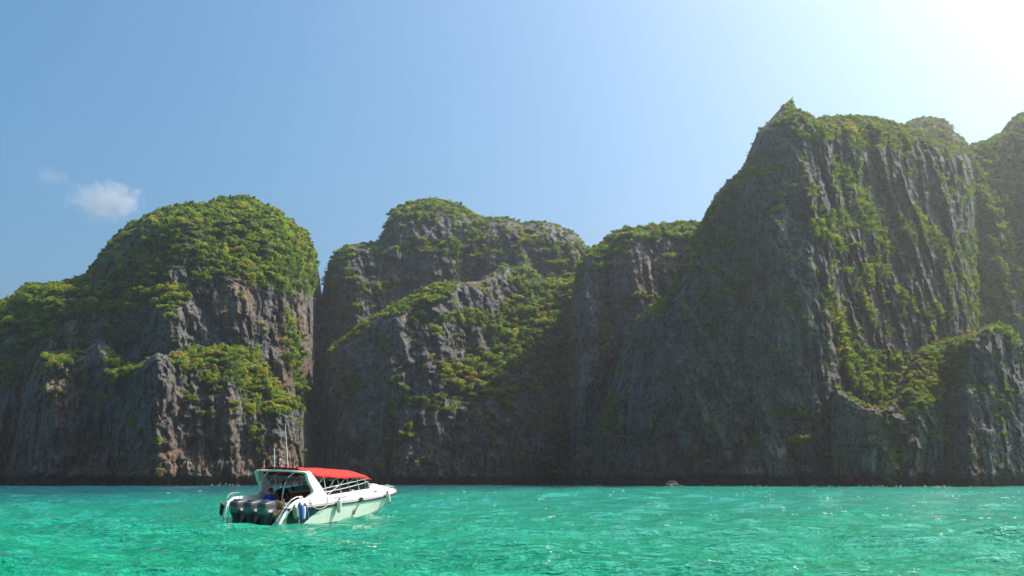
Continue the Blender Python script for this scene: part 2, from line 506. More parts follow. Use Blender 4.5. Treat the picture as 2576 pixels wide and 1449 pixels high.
# -- left headland, its main dome
A_TOP = [(-300, 800), (-160, 790), (-60, 778), (0, 764), (30, 747), (75, 713), (110, 714), (150, 712), (190, 702), (215, 692), (235, 667), (250, 642), (280, 607), (310, 578), (350, 552),
         (400, 532), (450, 517), (480, 514), (510, 517), (555, 500), (600, 494), (635, 499), (660, 514), (690, 524), (720, 546), (750, 571), (775, 592), (786, 622), (790, 680), (794, 725), (798, 775), (800, 900), (802, 1219)]
SA = cliff('cliff', 'tall overgrown limestone headland on the left with a rounded green dome', A_TOP,
      [(-300, 455), (0, 425), (150, 408), (300, 408), (430, 392), (600, 416), (740, 446), (765, 458), (782, 488), (803, 560)],
      [V_(Lf, .95, (560, 240), (640, 170), (700, 120), (900, 80), (1150, 40), (1300, 85), (1400, 170), (1480, 250), (1475, 370), (1440, 430), (1380, 400), (1300, 470), (1200, 460), (1100, 430), (1000, 440), (900, 470), (850, 560), (790, 600), (700, 560), (600, 600), (480, 600), (380, 560), (420, 480), (560, 350), (700, 250), (640, 230)),
       ('line', A_TOP[2:30], 15, .8), V_(Lf, .55, (400, 430), (560, 250), (700, 140), (760, 220), (640, 300), (480, 470)),
       V_(Lf, .25, (780, 350), (960, 350), (960, 420), (860, 470), (800, 430)),
       V_(Lf, .95, (-400, 600), (0, 545), (60, 510), (140, 440), (250, 440), (380, 410), (450, 460), (380, 560), (330, 660), (230, 700), (130, 760), (80, 680), (0, 740), (-400, 800)),
       V_(Lf, .55, (230, 700), (400, 560), (560, 640), (640, 660), (600, 720), (520, 760), (450, 700), (300, 760)),
       V_(Lf, .5, (-400, 780), (0, 720), (120, 750), (200, 800), (150, 900), (0, 950), (-400, 990)),
       V_(Lf, .8, (1240, 380), (1420, 420), (1460, 480), (1400, 500), (1300, 520)),
       V_(Lf, .75, (1320, 500), (1360, 600), (1400, 750), (1420, 900), (1420, 1250), (1390, 1250), (1380, 1000), (1320, 760), (1310, 640)),
       V_(Lf, .5, (680, 700), (860, 720), (850, 770), (700, 780)),
       V_(Lf, .35, (1200, 760), (1300, 760), (1300, 930), (1240, 850)),
       V_(Lf, .6, (860, 470), (960, 480), (900, 520))],
      seed=1, cot_rock=.10, cot_veg=.62, curl=60, curl_d=46, warm=[(580, 760, 50, 70, 1.0), (150, 950, 130, 160, .6), (60, 1080, 90, 130, 1.0), (740, 900, 40, 260, .7), (640, 700, 40, 60, .5)],
      bumps=[(600, 780, 60, 130, 10), (430, 840, 50, 90, 8), (700, 640, 70, 120, 12), (330, 800, 60, 90, 8)])
# -- left headland, the lower spur in front
A2_TOP = P(Lf, (30, 1393), (60, 1220), (95, 1030), (140, 890), (180, 800), (220, 772), (390, 767), (460, 717), (510, 742), (560, 802), (640, 832), (700, 802), (740, 777), (790, 792), (900, 752), (1050, 752), (1200, 747), (1240, 852), (1330, 962), (1400, 1002), (1418, 1052), (1422, 1150), (1425, 1300), (1427, 1393))
SA2 = cliff('cliff', 'broken lower limestone spur with a shrub covered top before the left headland', A2_TOP,
      [(10, 412), (60, 396), (130, 384), (225, 390), (290, 382), (392, 358), (560, 382), (640, 394), (762, 418)],
      [V_(Lf, .9, (190, 790), (390, 765), (370, 810), (220, 860)),
       V_(Lf, .9, (510, 755), (560, 795), (650, 825), (640, 850), (570, 930), (500, 900)),
       V_(Lf, .95, (780, 785), (900, 745), (1050, 745), (1210, 740), (1240, 850), (1330, 955), (1420, 1000), (1410, 1040), (1340, 1060), (1290, 1070), (1150, 1070), (1110, 960), (1070, 880), (1000, 1000), (950, 950), (900, 860), (820, 840)),
       V_(Lf, .6, (1150, 1060), (1220, 1100), (1210, 1250), (1160, 1200)), V_(Lf, .7, (820, 920), (900, 980), (860, 1010)),
       V_(Lf, .8, (930, 1040), (1000, 1050), (995, 1100)), V_(Lf, .8, (560, 1090), (630, 1085), (600, 1130)), V_(Lf, .6, (1060, 980), (1110, 1000), (1090, 1050)),
       V_(Lf, .35, (230, 1000), (360, 1050), (240, 1110)), V_(Lf, .4, (280, 1230), (400, 1240), (330, 1290)), V_(Lf, .5, (1370, 1060), (1420, 1070), (1415, 1280), (1390, 1270)),
       V_(Lf, .55, (480, 880), (540, 900), (500, 1010), (470, 990)), V_(Lf, .4, (230, 960), (330, 960), (300, 1000), (240, 1000)), V_(Lf, .35, (-300, 870), (30, 880), (10, 960), (-300, 960))],
      seed=2, cot_rock=.12, cot_veg=.6, curl=34, curl_d=20, flute=.85,
      warm=[(150, 960, 70, 90, .9), (390, 1050, 50, 90, .5), (60, 1060, 70, 160, 1.0), (350, 1170, 200, 60, .8), (640, 1160, 120, 60, 1.0), (560, 1000, 60, 80, .5)],
      bumps=[(395, 950, 42, 110, 16), (270, 920, 40, 90, 9), (565, 1060, 40, 110, 10), (700, 1100, 50, 90, 8), (130, 1000, 60, 120, 7)])
# -- middle mass, the summits behind
B_TOP = [(600, 1219), (640, 1000), (700, 865), (770, 806), (798, 782), (807, 755), (811, 735), (818, 700), (835, 652), (850, 630), (870, 617), (920, 611), (950, 609), (960, 601), (970, 566), (985, 536), (1000, 521), (1030, 509), (1080, 499), (1120, 503), (1150, 513), (1180, 531), (1212, 549), (1250, 546), (1280, 549), (1312, 561), (1350, 556), (1390, 561), (1430, 579), (1460, 599), (1478, 624), (1500, 660), (1560, 760), (1640, 1219)]
SB = cliff('cliff', 'middle limestone mass with a domed summit and a sheer grey shoulder', B_TOP,
      [(600, 590), (730, 566), (795, 545), (830, 528), (900, 520), (1000, 528), (1200, 540), (1400, 545), (1640, 550)],
      [('line', B_TOP[7:29], 12, .75), V_(Mf, .85, (430, 120), (500, 75), (600, 45), (720, 65), (850, 120), (900, 160), (870, 195), (800, 160), (700, 130), (640, 170), (560, 170), (480, 160)),
       V_(Mf, .6, (200, 290), (280, 260), (390, 255), (450, 290), (380, 350), (300, 300), (240, 320)), V_(Mf, .8, (460, 270), (600, 250), (760, 290), (800, 430), (760, 340), (600, 330), (500, 310)),
       V_(Mf, .8, (700, 200), (860, 220), (960, 300), (850, 330), (780, 260)), V_(Mf, .75, (960, 260), (1060, 250), (1200, 245), (1280, 300), (1310, 400), (1180, 420), (1100, 350), (1000, 290)),
       V_(Mf, .6, (880, 150), (1000, 150), (1150, 160), (1280, 190), (1370, 290), (1280, 230), (1150, 190), (1000, 180)),
       V_(Mf, .55, (270, 400), (370, 410), (340, 510), (300, 450)), ('line', P(Mf, (760, 310), (785, 430)), 12, .85), V_(Mf, .3, (380, 480), (700, 400), (700, 450), (400, 560)),
       V_(Mf, .4, (800, 330), (900, 340), (900, 420), (810, 420))],
      scrub=.42, step=2.9, seed=3, cot_rock=.13, cot_veg=.6, curl=46, curl_d=40, bumps=[(880, 760, 50, 160, 10), (1060, 600, 70, 90, 10), (1330, 640, 90, 60, 8)], warm=[(1040, 560, 40, 50, .6)])
# -- middle mass, the wide front spur
B2_TOP = P(Mf, (-170, 1396), (-120, 1200), (-20, 1040), (60, 930), (110, 850), (150, 752), (230, 692), (290, 642), (360, 597), (450, 562), (540, 502), (620, 462), (720, 442), (790, 446), (850, 442), (930, 392), (960, 362), (1010, 382), (1050, 352), (1090, 372), (1110, 412), (1160, 432), (1220, 427), (1290, 402), (1370, 420), (1440, 600), (1500, 900), (1530, 1396))
SB2 = cliff('cliff', 'dark limestone spur in the middle with a green gully running down it', B2_TOP,
      [(650, 510), (770, 482), (850, 458), (1000, 436), (1120, 436), (1300, 458), (1440, 476), (1580, 482)],
      [('line', B2_TOP[5:24], 9, .7), V_(Mf, .95, (350, 600), (450, 555), (540, 492), (720, 432), (740, 480), (640, 560), (560, 640), (500, 660), (540, 560), (420, 620)),
       V_(Mf, .9, (640, 640), (700, 590), (850, 570), (930, 600), (920, 650), (800, 660), (700, 620)), V_(Mf, .5, (740, 440), (900, 420), (960, 360), (1020, 400), (900, 470), (760, 480)),
       V_(Mf, .97, (1010, 400), (1110, 390), (1160, 425), (1300, 400), (1300, 500), (1230, 620), (1180, 760), (1000, 860), (900, 1000), (820, 1010), (660, 900), (660, 820), (800, 810), (920, 740), (900, 650), (950, 560), (1000, 500)),
       V_(Mf, .75, (1230, 620), (1330, 700), (1330, 850), (1250, 900), (1000, 1000), (900, 1000), (1100, 850)),
       V_(Mf, .8, (150, 690), (280, 680), (180, 770), (130, 790)), V_(Mf, .5, (230, 870), (350, 930), (380, 1000), (240, 1020), (170, 900)),
       V_(Mf, .28, (350, 800), (560, 720), (650, 800), (640, 900), (400, 900)), V_(Mf, .5, (920, 1000), (1320, 900), (1380, 1030), (1150, 1150), (1000, 1100)),
       V_(Mf, .7, (490, 1100), (560, 1090), (540, 1220), (510, 1220)), V_(Mf, .35, (300, 1000), (600, 960), (680, 1000), (500, 1100), (330, 1090)), V_(Mf, .4, (310, 1110), (360, 1120), (350, 1220)),
       V_(Mf, .45, (820, 1060), (930, 1080), (900, 1160), (840, 1150)), V_(Mf, .35, (1330, 980), (1530, 900), (1530, 1100), (1400, 1200)), V_(Mf, .3, (690, 1170), (760, 1150), (740, 1270)),
       ('line', P(Mf, (560, 720), (740, 650)), 10, .5)],
      scrub=.28, seed=4, cot_rock=.19, cot_veg=.80, curl=34, curl_d=22, flute=.95, bumps=[(1000, 900, 90, 190, 9), (880, 1000, 60, 190, 6), (1220, 1080, 90, 120, 6)], warm=[(1450, 1150, 70, 70, .7)])
# -- middle right shoulder
C_TOP = P(Mf, (1270, 700), (1290, 470), (1310, 372), (1330, 332), (1360, 292), (1420, 267), (1440, 242), (1480, 207), (1540, 187), (1580, 202), (1640, 182), (1740, 172), (1860, 162), (1960, 190), (2100, 300))
SC = cliff('cliff', 'grey limestone shoulder with a bushy rim between the middle and right masses', C_TOP,
      [(1430, 440), (1470, 424), (1560, 420), (1700, 428), (1900, 436)],
      [('line', C_TOP[1:], 12, .8), V_(Mf, .85, (1350, 290), (1480, 200), (1600, 180), (1700, 165), (1960, 150), (1960, 260), (1850, 270), (1700, 240), (1600, 260), (1480, 330), (1400, 400)),
       V_(Mf, .8, (1400, 570), (1460, 600), (1450, 700), (1510, 780), (1500, 900), (1430, 830), (1400, 650)), V_(Mf, .8, (1480, 480), (1600, 490), (1590, 560), (1500, 560)),
       V_(Mf, .45, (1350, 440), (1420, 440), (1400, 520), (1350, 500)), V_(Mf, .45, (1640, 330), (1750, 300), (1700, 420)), V_(Mf, .4, (1330, 980), (1560, 960), (1500, 1200), (1400, 1200))],
      scrub=.3, seed=5, cot_rock=.12, cot_veg=.55, curl=36, curl_d=30, bumps=[(1500, 760, 40, 160, 10), (1600, 720, 40, 120, 7)], warm=[(1600, 690, 60, 60, .4)])
# -- dome showing behind the right crag
SE = cliff('cliff', 'small dark rounded summit peeping out behind the right crag', [(2100, 700), (2180, 400), (2230, 335), (2275, 314), (2300, 299), (2340, 294), (2372, 300), (2392, 318), (2400, 332), (2425, 350), (2440, 380), (2470, 460), (2520, 700)],
      [(2100, 520), (2340, 512), (2520, 520)],
      [('line', [(2230, 335), (2275, 314), (2300, 299), (2340, 294), (2372, 300), (2392, 318), (2425, 350), (2440, 380), (2470, 460)], 34, .9), V_(Rf, .85, (1800, 240), (1870, 170), (1970, 130), (2090, 140), (2120, 200), (2060, 270), (1900, 260)), V_(Rf, .7, (2130, 210), (2200, 260), (2260, 330), (2150, 300))],
      seed=6, cot_rock=.12, cot_veg=.5, curl=36, curl_d=26, step=3.2)
# -- right crag
D_TOP = [(1488, 1219), (1494, 1150), (1500, 1085), (1540, 965), (1560, 900), (1598, 805), (1640, 772), (1680, 742), (1700, 692), (1720, 642), (1750, 582), (1780, 532), (1800, 492), (1830, 457), (1860, 437), (1875, 407), (1885, 382), (1895, 357), (1910, 327), (1942, 298),
         (1952, 284), (1962, 274), (1972, 264), (1982, 258), (1990, 249), (1992, 262), (2002, 274), (2030, 284), (2055, 301), (2068, 294), (2130, 291), (2200, 294), (2250, 306), (2290, 322), (2350, 346), (2410, 366), (2440, 400), (2450, 450), (2455, 600), (2458, 900), (2461, 1219)]
Dveg = [('line', D_TOP[4:19], 9, .6), ('line', D_TOP[25:34], 22, .9), ('line', D_TOP[31:36], 26, .8), V_(Rf, .9, (1060, 190), (1130, 150), (1215, 95), (1330, 120), (1360, 150), (1480, 150), (1500, 230), (1400, 290), (1330, 190), (1200, 180)),
       V_(Rf, .75, (780, 600), (900, 465), (960, 370), (1100, 320), (1010, 450), (900, 600), (800, 760), (860, 900), (640, 1010), (560, 1100), (470, 1335), (380, 1340), (560, 1000), (640, 780)),
       V_(Rf, .85, (1360, 130), (1560, 120), (1700, 140), (1860, 170), (1880, 220), (2000, 280), (1900, 330), (1700, 300), (1600, 350), (1560, 300), (1500, 200)),
       V_(Rf, .55, (640, 1040), (860, 1000), (1000, 1000), (850, 1200), (650, 1250)), V_(Rf, .33, (1420, 380), (1900, 330), (2050, 400), (2200, 900), (2000, 1300), (1500, 1320), (1450, 800)), V_(Rf, .3, (1040, 350), (1400, 300), (1420, 800), (1250, 820), (1100, 700)), V_(Rf, .35, (1040, 380), (1200, 320), (1200, 420), (1100, 460)),
       V_(Rf, .4, (2050, 380), (2200, 380), (2320, 560), (2200, 660), (2050, 560)), V_(Rf, .5, (2050, 820), (2250, 820), (2400, 1000), (2300, 1335), (2000, 1335), (2100, 1100)),
       V_(Qf, .98, (1440, 160), (1540, 160), (1600, 290), (1680, 350), (1800, 330), (1960, 370), (1940, 500), (1850, 570), (1740, 660), (1620, 600), (1540, 500), (1480, 350)),
       V_(Qf, .7, (20, 600), (160, 590), (260, 600), (280, 700), (200, 820), (100, 800), (0, 900)), V_(Qf, .9, (300, 130), (440, 30), (440, 80), (330, 150)),
       V_(Qf, .5, (280, 540), (300, 300), (430, 150), (470, 110), (400, 240), (330, 420)), V_(Qf, .4, (640, 60), (860, 80), (820, 220), (700, 260)), V_(Qf, .4, (920, 150), (1060, 160), (1050, 260), (950, 260)),
       V_(Qf, .5, (1960, 40), (2100, 30), (2300, 200), (2250, 300), (2100, 290), (1980, 200)), V_(Qf, .4, (230, 640), (290, 560), (270, 800), (150, 830))]
for seg in (((1450, 700), (1560, 800)), ((1790, 690), (1960, 870)), ((1930, 680), (2040, 820)), ((1630, 1030), (1730, 1150)), ((1820, 1150), (1920, 1230), (1990, 1335)), ((1460, 850), (1560, 920)), ((1740, 830), (1790, 940)), ((1620, 590), (1690, 780)), ((1380, 680), (1430, 800)), ((1570, 660), (1640, 800)), ((1480, 430), (1560, 520)), ((1680, 980), (1760, 1060)), ((1420, 1180), (1470, 1320)), ((1650, 1250), (1690, 1330)), ((1230, 240), (1330, 260)), ((1000, 480), (1060, 440)), ((1340, 780), (1400, 850)), ((2080, 900), (2100, 1000))):
    Dveg.append(('line', P(Rf, *seg), 12, .95))
SHRUB_SPOTS = []          # individual shrubs on the right crag: (px, py, radius px)
for x, y, r in ((1140, 600, 42), (1135, 690, 52), (1270, 500, 26), (1205, 550, 32), (1360, 400, 22), (1095, 440, 22), (1320, 610, 34), (1330, 680, 30), (1475, 480, 34), (1600, 430, 62), (1720, 485, 34), (1545, 560, 46), (1125, 515, 18), (1890, 480, 26), (2140, 590, 38), (2050, 650, 44), (1830, 600, 24), (2005, 1080, 24), (1500, 1050, 60), (1350, 1060, 32), (1110, 1150, 28), (1400, 470, 22), (1580, 900, 44), (1950, 400, 34), (2090, 520, 50), (2480, 560, 50)):
    SHRUB_SPOTS.append((*Rf(x, y), r * .427))
for x, y, r in ((590, 950, 60), (1250, 870, 66), (1240, 930, 34), (1815, 965, 46), (1260, 715, 40), (1255, 530, 30), (930, 680, 26)):
    SHRUB_SPOTS.append((*Qf(x, y), r * .427))
SD = cliff('cliff', 'huge sheer limestone crag on the right ending in a pointed horn', D_TOP,
      [(1488, 392), (1560, 366), (1650, 344), (1750, 330), (1900, 318), (2040, 314), (2080, 318), (2120, 330), (2180, 346), (2260, 364), (2400, 394), (2460, 410)],
      Dveg, scrub=.26, seed=7, cot_rock=.15, cot_veg=.42, curl=40, curl_d=24, flute=.8, soften=3, back=190, rough=2.2, ledge=.8,
      bumps=[(1960, 560, 70, 260, 6), (1700, 1000, 60, 160, 7), (2180, 600, 24, 200, 4), (2290, 640, 24, 180, 5), (2380, 560, 26, 160, 5)],
      ribs=[(2250, 640, 190, 330, 8.0), (1980, 470, 130, 200, 3.5), (1780, 860, 190, 330, 5.5)], warm=[(1800, 1090, 60, 90, 1.0), (1900, 1130, 90, 70, 1.0), (2200, 1060, 50, 50, .9), (2140, 780, 60, 80, .6), (2200, 840, 60, 60, .5)])
# -- far right wall
SF = cliff('cliff', 'shadowed overgrown wall running out of the picture on the right', [(2330, 1219), (2340, 900), (2352, 700), (2375, 540), (2400, 430), (2425, 380), (2440, 364), (2480, 352), (2520, 332), (2535, 307), (2560, 287), (2580, 281), (2640, 252), (2800, 230), (2950, 240)],
      [(2330, 452), (2430, 432), (2520, 438), (2700, 462), (2950, 505)],
      [V_(Rf, .85, (2250, 330), (2330, 260), (2480, 200), (2560, 100), (3000, 0), (3000, 500), (2560, 540), (2400, 620), (2300, 560)), V_(Rf, .8, (2200, 560), (2560, 540), (3000, 500), (3000, 800), (2450, 800), (2200, 760)),
       V_(Rf, .7, (2200, 760), (2500, 800), (2700, 1000), (2520, 1335), (2100, 1335)), V_(Qf, .6, (2050, 0), (2700, 0), (2700, 200), (2300, 250), (2100, 250)), V_(Rf, .4, (2560, 600), (3000, 500), (3000, 1300), (2600, 1300))],
      step=3.6, seed=8, cot_rock=.12, cot_veg=.45, curl=34, curl_d=26)
# -- low crag in front on the right with the green hollow
SG = cliff('cliff', 'low rocky crag at the far right cupping a green hollow', P(Qf, (1395, 1128), (1410, 900), (1425, 640), (1470, 545), (1550, 600), (1640, 655), (1740, 672), (1820, 610), (1850, 565), (1900, 445), (1945, 345), (2050, 288), (2200, 258), (2300, 232), (2340, 192), (2420, 178), (2500, 196), (2545, 262), (2600, 300), (2760, 330), (3100, 300)),
      [(2060, 322), (2110, 304), (2200, 292), (2300, 297), (2380, 310), (2440, 300), (2520, 310), (2800, 350)],
      [('line', P(Qf, (1480, 548), (1550, 600), (1640, 655), (1740, 672), (1820, 610)), 9, .85), V_(Qf, .97, (1945, 325), (2050, 270), (2200, 245), (2310, 222), (2295, 300), (2240, 420), (2200, 560), (2100, 600), (1950, 700), (1850, 720), (1850, 600), (1900, 470)),
       V_(Qf, .95, (2330, 185), (2420, 165), (2490, 175), (2550, 260), (2500, 300), (2440, 235), (2330, 235)), V_(Qf, .65, (2390, 420), (2480, 420), (2470, 560), (2240, 600), (2380, 500)),
       V_(Qf, .5, (1950, 700), (2100, 600), (2200, 720), (2100, 900), (2000, 850)), V_(Qf, .55, (2380, 580), (2500, 570), (2480, 760), (2400, 740)), V_(Qf, .6, (2250, 900), (2340, 890), (2330, 970), (2260, 960)),
       V_(Qf, .45, (2200, 780), (2300, 760), (2290, 840), (2210, 840)), V_(Qf, .6, (2540, 270), (2760, 310), (3100, 290), (3100, 360), (2600, 380)), V_(Qf, .7, (1770, 930), (1850, 910), (1860, 1000), (1790, 1030))],
      seed=9, cot_rock=.14, cot_veg=.55, curl=22, curl_d=12, flute=.55, soften=3, back=45, rough=2.0,
      bumps=[(2320, 1090, 60, 90, 6), (2500, 900, 36, 90, 6), (2150, 1100, 40, 90, 4)], warm=[(2200, 1050, 60, 40, 1.0)])
# ------------------------------------------------------------------ plants on the cliffs
def leaf_material():
    m, nt, out = mat('foliage')
    ti = N(nt, 'ShaderNodeAttribute', attribute_name='tint', attribute_type='INSTANCER')
    lf = N(nt, 'ShaderNodeAttribute', attribute_name='leafv')
    f = math_n(nt, 'ADD', math_n(nt, 'MULTIPLY', ti.outputs['Fac'], .34), math_n(nt, 'MULTIPLY', lf.outputs['Fac'], .55))
    f = math_n(nt, 'ADD', f, .29)
    col = ramp(nt, f, [(.05, (.024, .046, .010)), (.28, (.066, .110, .014)), (.50, (.122, .180, .019)), (.75, (.190, .240, .030)), (.97, (.27, .19, .070))])
    d = N(nt, 'ShaderNodeBsdfDiffuse'); lk(nt, col, d.inputs['Color'])
    tcol = mixc(nt, 1.0, col, (2.1, 2.3, .5), 'MULTIPLY')
    t = N(nt, 'ShaderNodeBsdfTranslucent'); lk(nt, tcol, t.inputs['Color'])
    mx = N(nt, 'ShaderNodeMixShader'); mx.inputs[0].default_value = .5
    lk(nt, d.outputs[0], mx.inputs[1]); lk(nt, t.outputs[0], mx.inputs[2])
    gl = N(nt, 'ShaderNodeBsdfGlossy'); gl.inputs['Roughness'].default_value = .45; gl.inputs['Color'].default_value = (.9, .95, .85, 1)
    m2 = N(nt, 'ShaderNodeMixShader'); m2.inputs[0].default_value = .015
    lk(nt, mx.outputs[0], m2.inputs[1]); lk(nt, gl.outputs[0], m2.inputs[2])
    lk(nt, m2.outputs[0], out.inputs['Surface'])
    return m
LEAF = leaf_material()

def bark_material():
    m, nt, out = mat('bark')
    geo = N(nt, 'ShaderNodeNewGeometry')
    n = noise(nt, mapping(nt, geo.outputs['Position'], (3, 3, .8)), 2.0, 4)
    c = ramp(nt, n, [(.3, (.05, .04, .03)), (.7, (.16, .13, .10))])
    b = N(nt, 'ShaderNodeBsdfPrincipled'); lk(nt, c, b.inputs['Base Color']); b.inputs['Roughness'].default_value = .9
    lk(nt, b.outputs[0], out.inputs['Surface'])
    return m
BARK = bark_material()

def clump_mesh(name, seed, n, shape=(1, 1, .85), lobes=7, leaf=(.055, .115), hang=0.0):
    g = np.random.default_rng(seed)
    lc = g.normal(size=(lobes, 3)); lc /= np.linalg.norm(lc, axis=1)[:, None]
    lc *= g.uniform(.2, .85, (lobes, 1)); lc[:, 2] = np.abs(lc[:, 2]) * .9 - .05
    lr = g.uniform(.16, .46, lobes)
    li = g.integers(0, lobes, n)
    d = g.normal(size=(n, 3)); d /= np.linalg.norm(d, axis=1)[:, None]
    rad = lr[li] * np.cbrt(g.uniform(.25, 1, n))
    p = (lc[li] + d * rad[:, None]) * np.array(shape)
    p[:, 2] -= hang * g.uniform(0, 1, n) ** 1.5
    nrm = d + .55 * g.normal(size=(n, 3)) + np.array([0, 0, .35]); nrm /= np.linalg.norm(nrm, axis=1)[:, None]
    a = np.cross(nrm, g.normal(size=(n, 3))); a /= np.linalg.norm(a, axis=1)[:, None]
    b = np.cross(nrm, a)
    s = g.uniform(*leaf, n)[:, None]
    asp = g.uniform(.45, .8, n)[:, None]
    v = np.stack([p - a * s, p - b * s * asp + nrm * s * .15, p + a * s, p + b * s * asp + nrm * s * .15], 1)
    me = fast_mesh(name, v.reshape(-1, 3), np.arange(4 * n).reshape(-1, 4), smooth=False)
    lv = np.repeat(np.clip(.5 * g.uniform(0, 1, n) + .5 * g.uniform(0, 1, lobes)[li], 0, 1), 4)
    at_ = me.attributes.new('leafv', 'FLOAT', 'POINT'); at_.data.foreach_set('value', lv.astype(np.float32))
    me.materials.append(LEAF)
    return me

CLUMPS = [clump_mesh('crown', 101, 1500, lobes=13), clump_mesh('crown', 102, 1400, (1.2, 1.1, .65), 14), clump_mesh('crown', 103, 1200, (.8, .8, 1.25), 10),
          clump_mesh('crown', 104, 1100, (1.3, 1.15, .45), 12), clump_mesh('crown', 105, 1000, (.9, .7, .8), 9, hang=1.1), clump_mesh('crown', 106, 800, (1, .95, .8), 9, (.08, .15)),
          clump_mesh('crown', 107, 520, (1.1, 1.1, .9), 10, (.05, .10))]
clump_col = bpy.data.collections.new('foliage_sources')
for i, me in enumerate(CLUMPS):
    clump_col.objects.link(bpy.data.objects.new('clump_%02d' % i, me))

def scatter_group():
    ng = bpy.data.node_groups.new('scatter_foliage', 'GeometryNodeTree')
    ng.interface.new_socket('Geometry', in_out='INPUT', socket_type='NodeSocketGeometry')
    ng.interface.new_socket('Geometry', in_out='OUTPUT', socket_type='NodeSocketGeometry')
    gi = ng.nodes.new('NodeGroupInput'); go = ng.nodes.new('NodeGroupOutput')
    ci = ng.nodes.new('GeometryNodeCollectionInfo'); ci.inputs['Collection'].default_value = clump_col
    ci.inputs['Separate Children'].default_value = True; ci.inputs['Reset Children'].default_value = True
    ip = ng.nodes.new('GeometryNodeInstanceOnPoints'); ip.inputs['Pick Instance'].default_value = True
    def na(nm, ty):
        n = ng.nodes.new('GeometryNodeInputNamedAttribute'); n.data_type = ty; n.inputs['Name'].default_value = nm
        return n.outputs['Attribute']
    ng.links.new(gi.outputs[0], ip.inputs['Points'])
    ng.links.new(ci.outputs[0], ip.inputs['Instance'])
    ng.links.new(na('idx', 'INT'), ip.inputs['Instance Index'])
    ng.links.new(na('rot', 'FLOAT_VECTOR'), ip.inputs['Rotation'])
    ng.links.new(na('scl', 'FLOAT_VECTOR'), ip.inputs['Scale'])
    ng.links.new(ip.outputs[0], go.inputs[0])
    return ng
SCATTER = scatter_group()

def foliage(sheet, label, per_m2=.2, size=(1.1, 2.9), bare=.12, seed=0, tint=0.0, power=1.6):
    g = np.random.default_rng(500 + seed)
    W = sheet['V']; veg = sheet['veg']
    a = W[1:, 1:] - W[:-1, :-1]; b = W[1:, :-1] - W[:-1, 1:]
    nv = np.cross(a, b); area = .5 * np.linalg.norm(nv, axis=-1)
    nv = nv / (2 * area[..., None] + 1e-9)
    nv = np.where((nv[..., 1] > 0)[..., None], -nv, nv)
    c = .25 * (W[1:, 1:] + W[:-1, :-1] + W[1:, :-1] + W[:-1, 1:])
    v = .25 * (veg[1:, 1:] + veg[:-1, :-1] + veg[1:, :-1] + veg[:-1, 1:])
    X, Y, Z = c[..., 0], c[..., 1], c[..., 2]
    nz = fbm(X / 11 + seed, Y / 11, Z / 9, 3)
    up = nv[..., 2]
    # shrubs hold on where the mask says so, more on ledges, broken up in patches
    th = .50 - .88 * v - .3 * np.clip(up, -.3, .7)
    dens = sstep(-.06, .16, nz - th + .12) * np.clip(v * 1.15, 0, 1) + bare * np.clip(up * 1.5 + .2, 0, 1) * (nz > .05)
    dens *= (Z > 5)
    px_ = area * dens * per_m2
    px_ = np.minimum(px_, 1.0)
    pick = g.uniform(size=px_.shape) < px_
    pos = c[pick] + nv[pick] * g.uniform(-.1, .5, (pick.sum(), 1))
    n = len(pos)
    sc = np.where(g.uniform(size=n) < .26, size[1] * g.uniform(.7, 1.1, n), size[0] * g.uniform(.7, 1.8, n))
    sc *= .65 + .5 * v[pick]
    ri = np.repeat(np.arange(v.shape[0])[:, None], v.shape[1], 1)[pick] / v.shape[0]
    sc *= 1 - .42 * sstep(.955, .985, ri)          # low wind-clipped growth along the crests
    upv = up[pick]
    idx = np.where(upv < .22, g.choice([3, 4, 5, 4], n), g.choice([0, 1, 2, 5, 0, 1, 6, 3], n))
    rot = np.stack([g.normal(0, .22, n), g.normal(0, .22, n), g.uniform(0, 6.283, n)], -1)
    scl = np.stack([sc * g.uniform(.85, 1.2, n), sc * g.uniform(.85, 1.2, n), sc * g.uniform(.75, 1.15, n)], -1)
    ti = np.clip(tint + 1.7 * fbm(pos[:, 0] / 12, pos[:, 1] / 16, pos[:, 2] / 16 + seed, 2) + g.normal(0, .42, n), -.65, 1.7)
    me = bpy.data.meshes.new('cliff_shrubs')
    me.vertices.add(n); me.vertices.foreach_set('co', pos.astype(np.float32).ravel())
    for nm, ty, ar in (('rot', 'FLOAT_VECTOR', rot), ('scl', 'FLOAT_VECTOR', scl)):
        t_ = me.attributes.new(nm, ty, 'POINT'); t_.data.foreach_set('vector', ar.astype(np.float32).ravel())
    t_ = me.attributes.new('idx', 'INT', 'POINT'); t_.data.foreach_set('value', idx.astype(np.int32))
    t_ = me.attributes.new('tint', 'FLOAT', 'POINT'); t_.data.foreach_set('value', ti.astype(np.float32))
    me.materials.append(LEAF)
    o = link(bpy.data.objects.new('cliff_shrubs', me))
    md = o.modifiers.new('scatter', 'NODES'); md.node_group = SCATTER
    tag(o, label, kind='stuff')
    print('foliage', label, n)
    return o

foliage(SA, 'dense green trees and shrubs covering the left headland', .165, (1.15, 4.0), seed=1)
foliage(SA2, 'bright green scrub on the lower left spur', .20, (1.0, 3.5), seed=2, tint=.15)
foliage(SB, 'shrubs on the middle summits', .12, (1.2, 4.4), seed=3)
foliage(SB2, 'green scrub filling the gully of the middle spur', .15, (1.1, 4.0), seed=4, tint=.1)
foliage(SC, 'bushes along the rim of the middle right shoulder', .15, (1.1, 3.8), seed=5)
foliage(SE, 'trees on the small summit behind the right crag', .14, (1.3, 3.0), seed=6)
foliage(SD, 'shrubs and creepers clinging to the right crag', .42, (.65, 2.2), seed=7, tint=.1)
foliage(SF, 'dark scrub on the far right wall', .22, (1.1, 3.2), seed=8, tint=-.1)
foliage(SG, 'leafy scrub over the low crag and its hollow', .5, (.6, 1.7), seed=9, tint=.1)

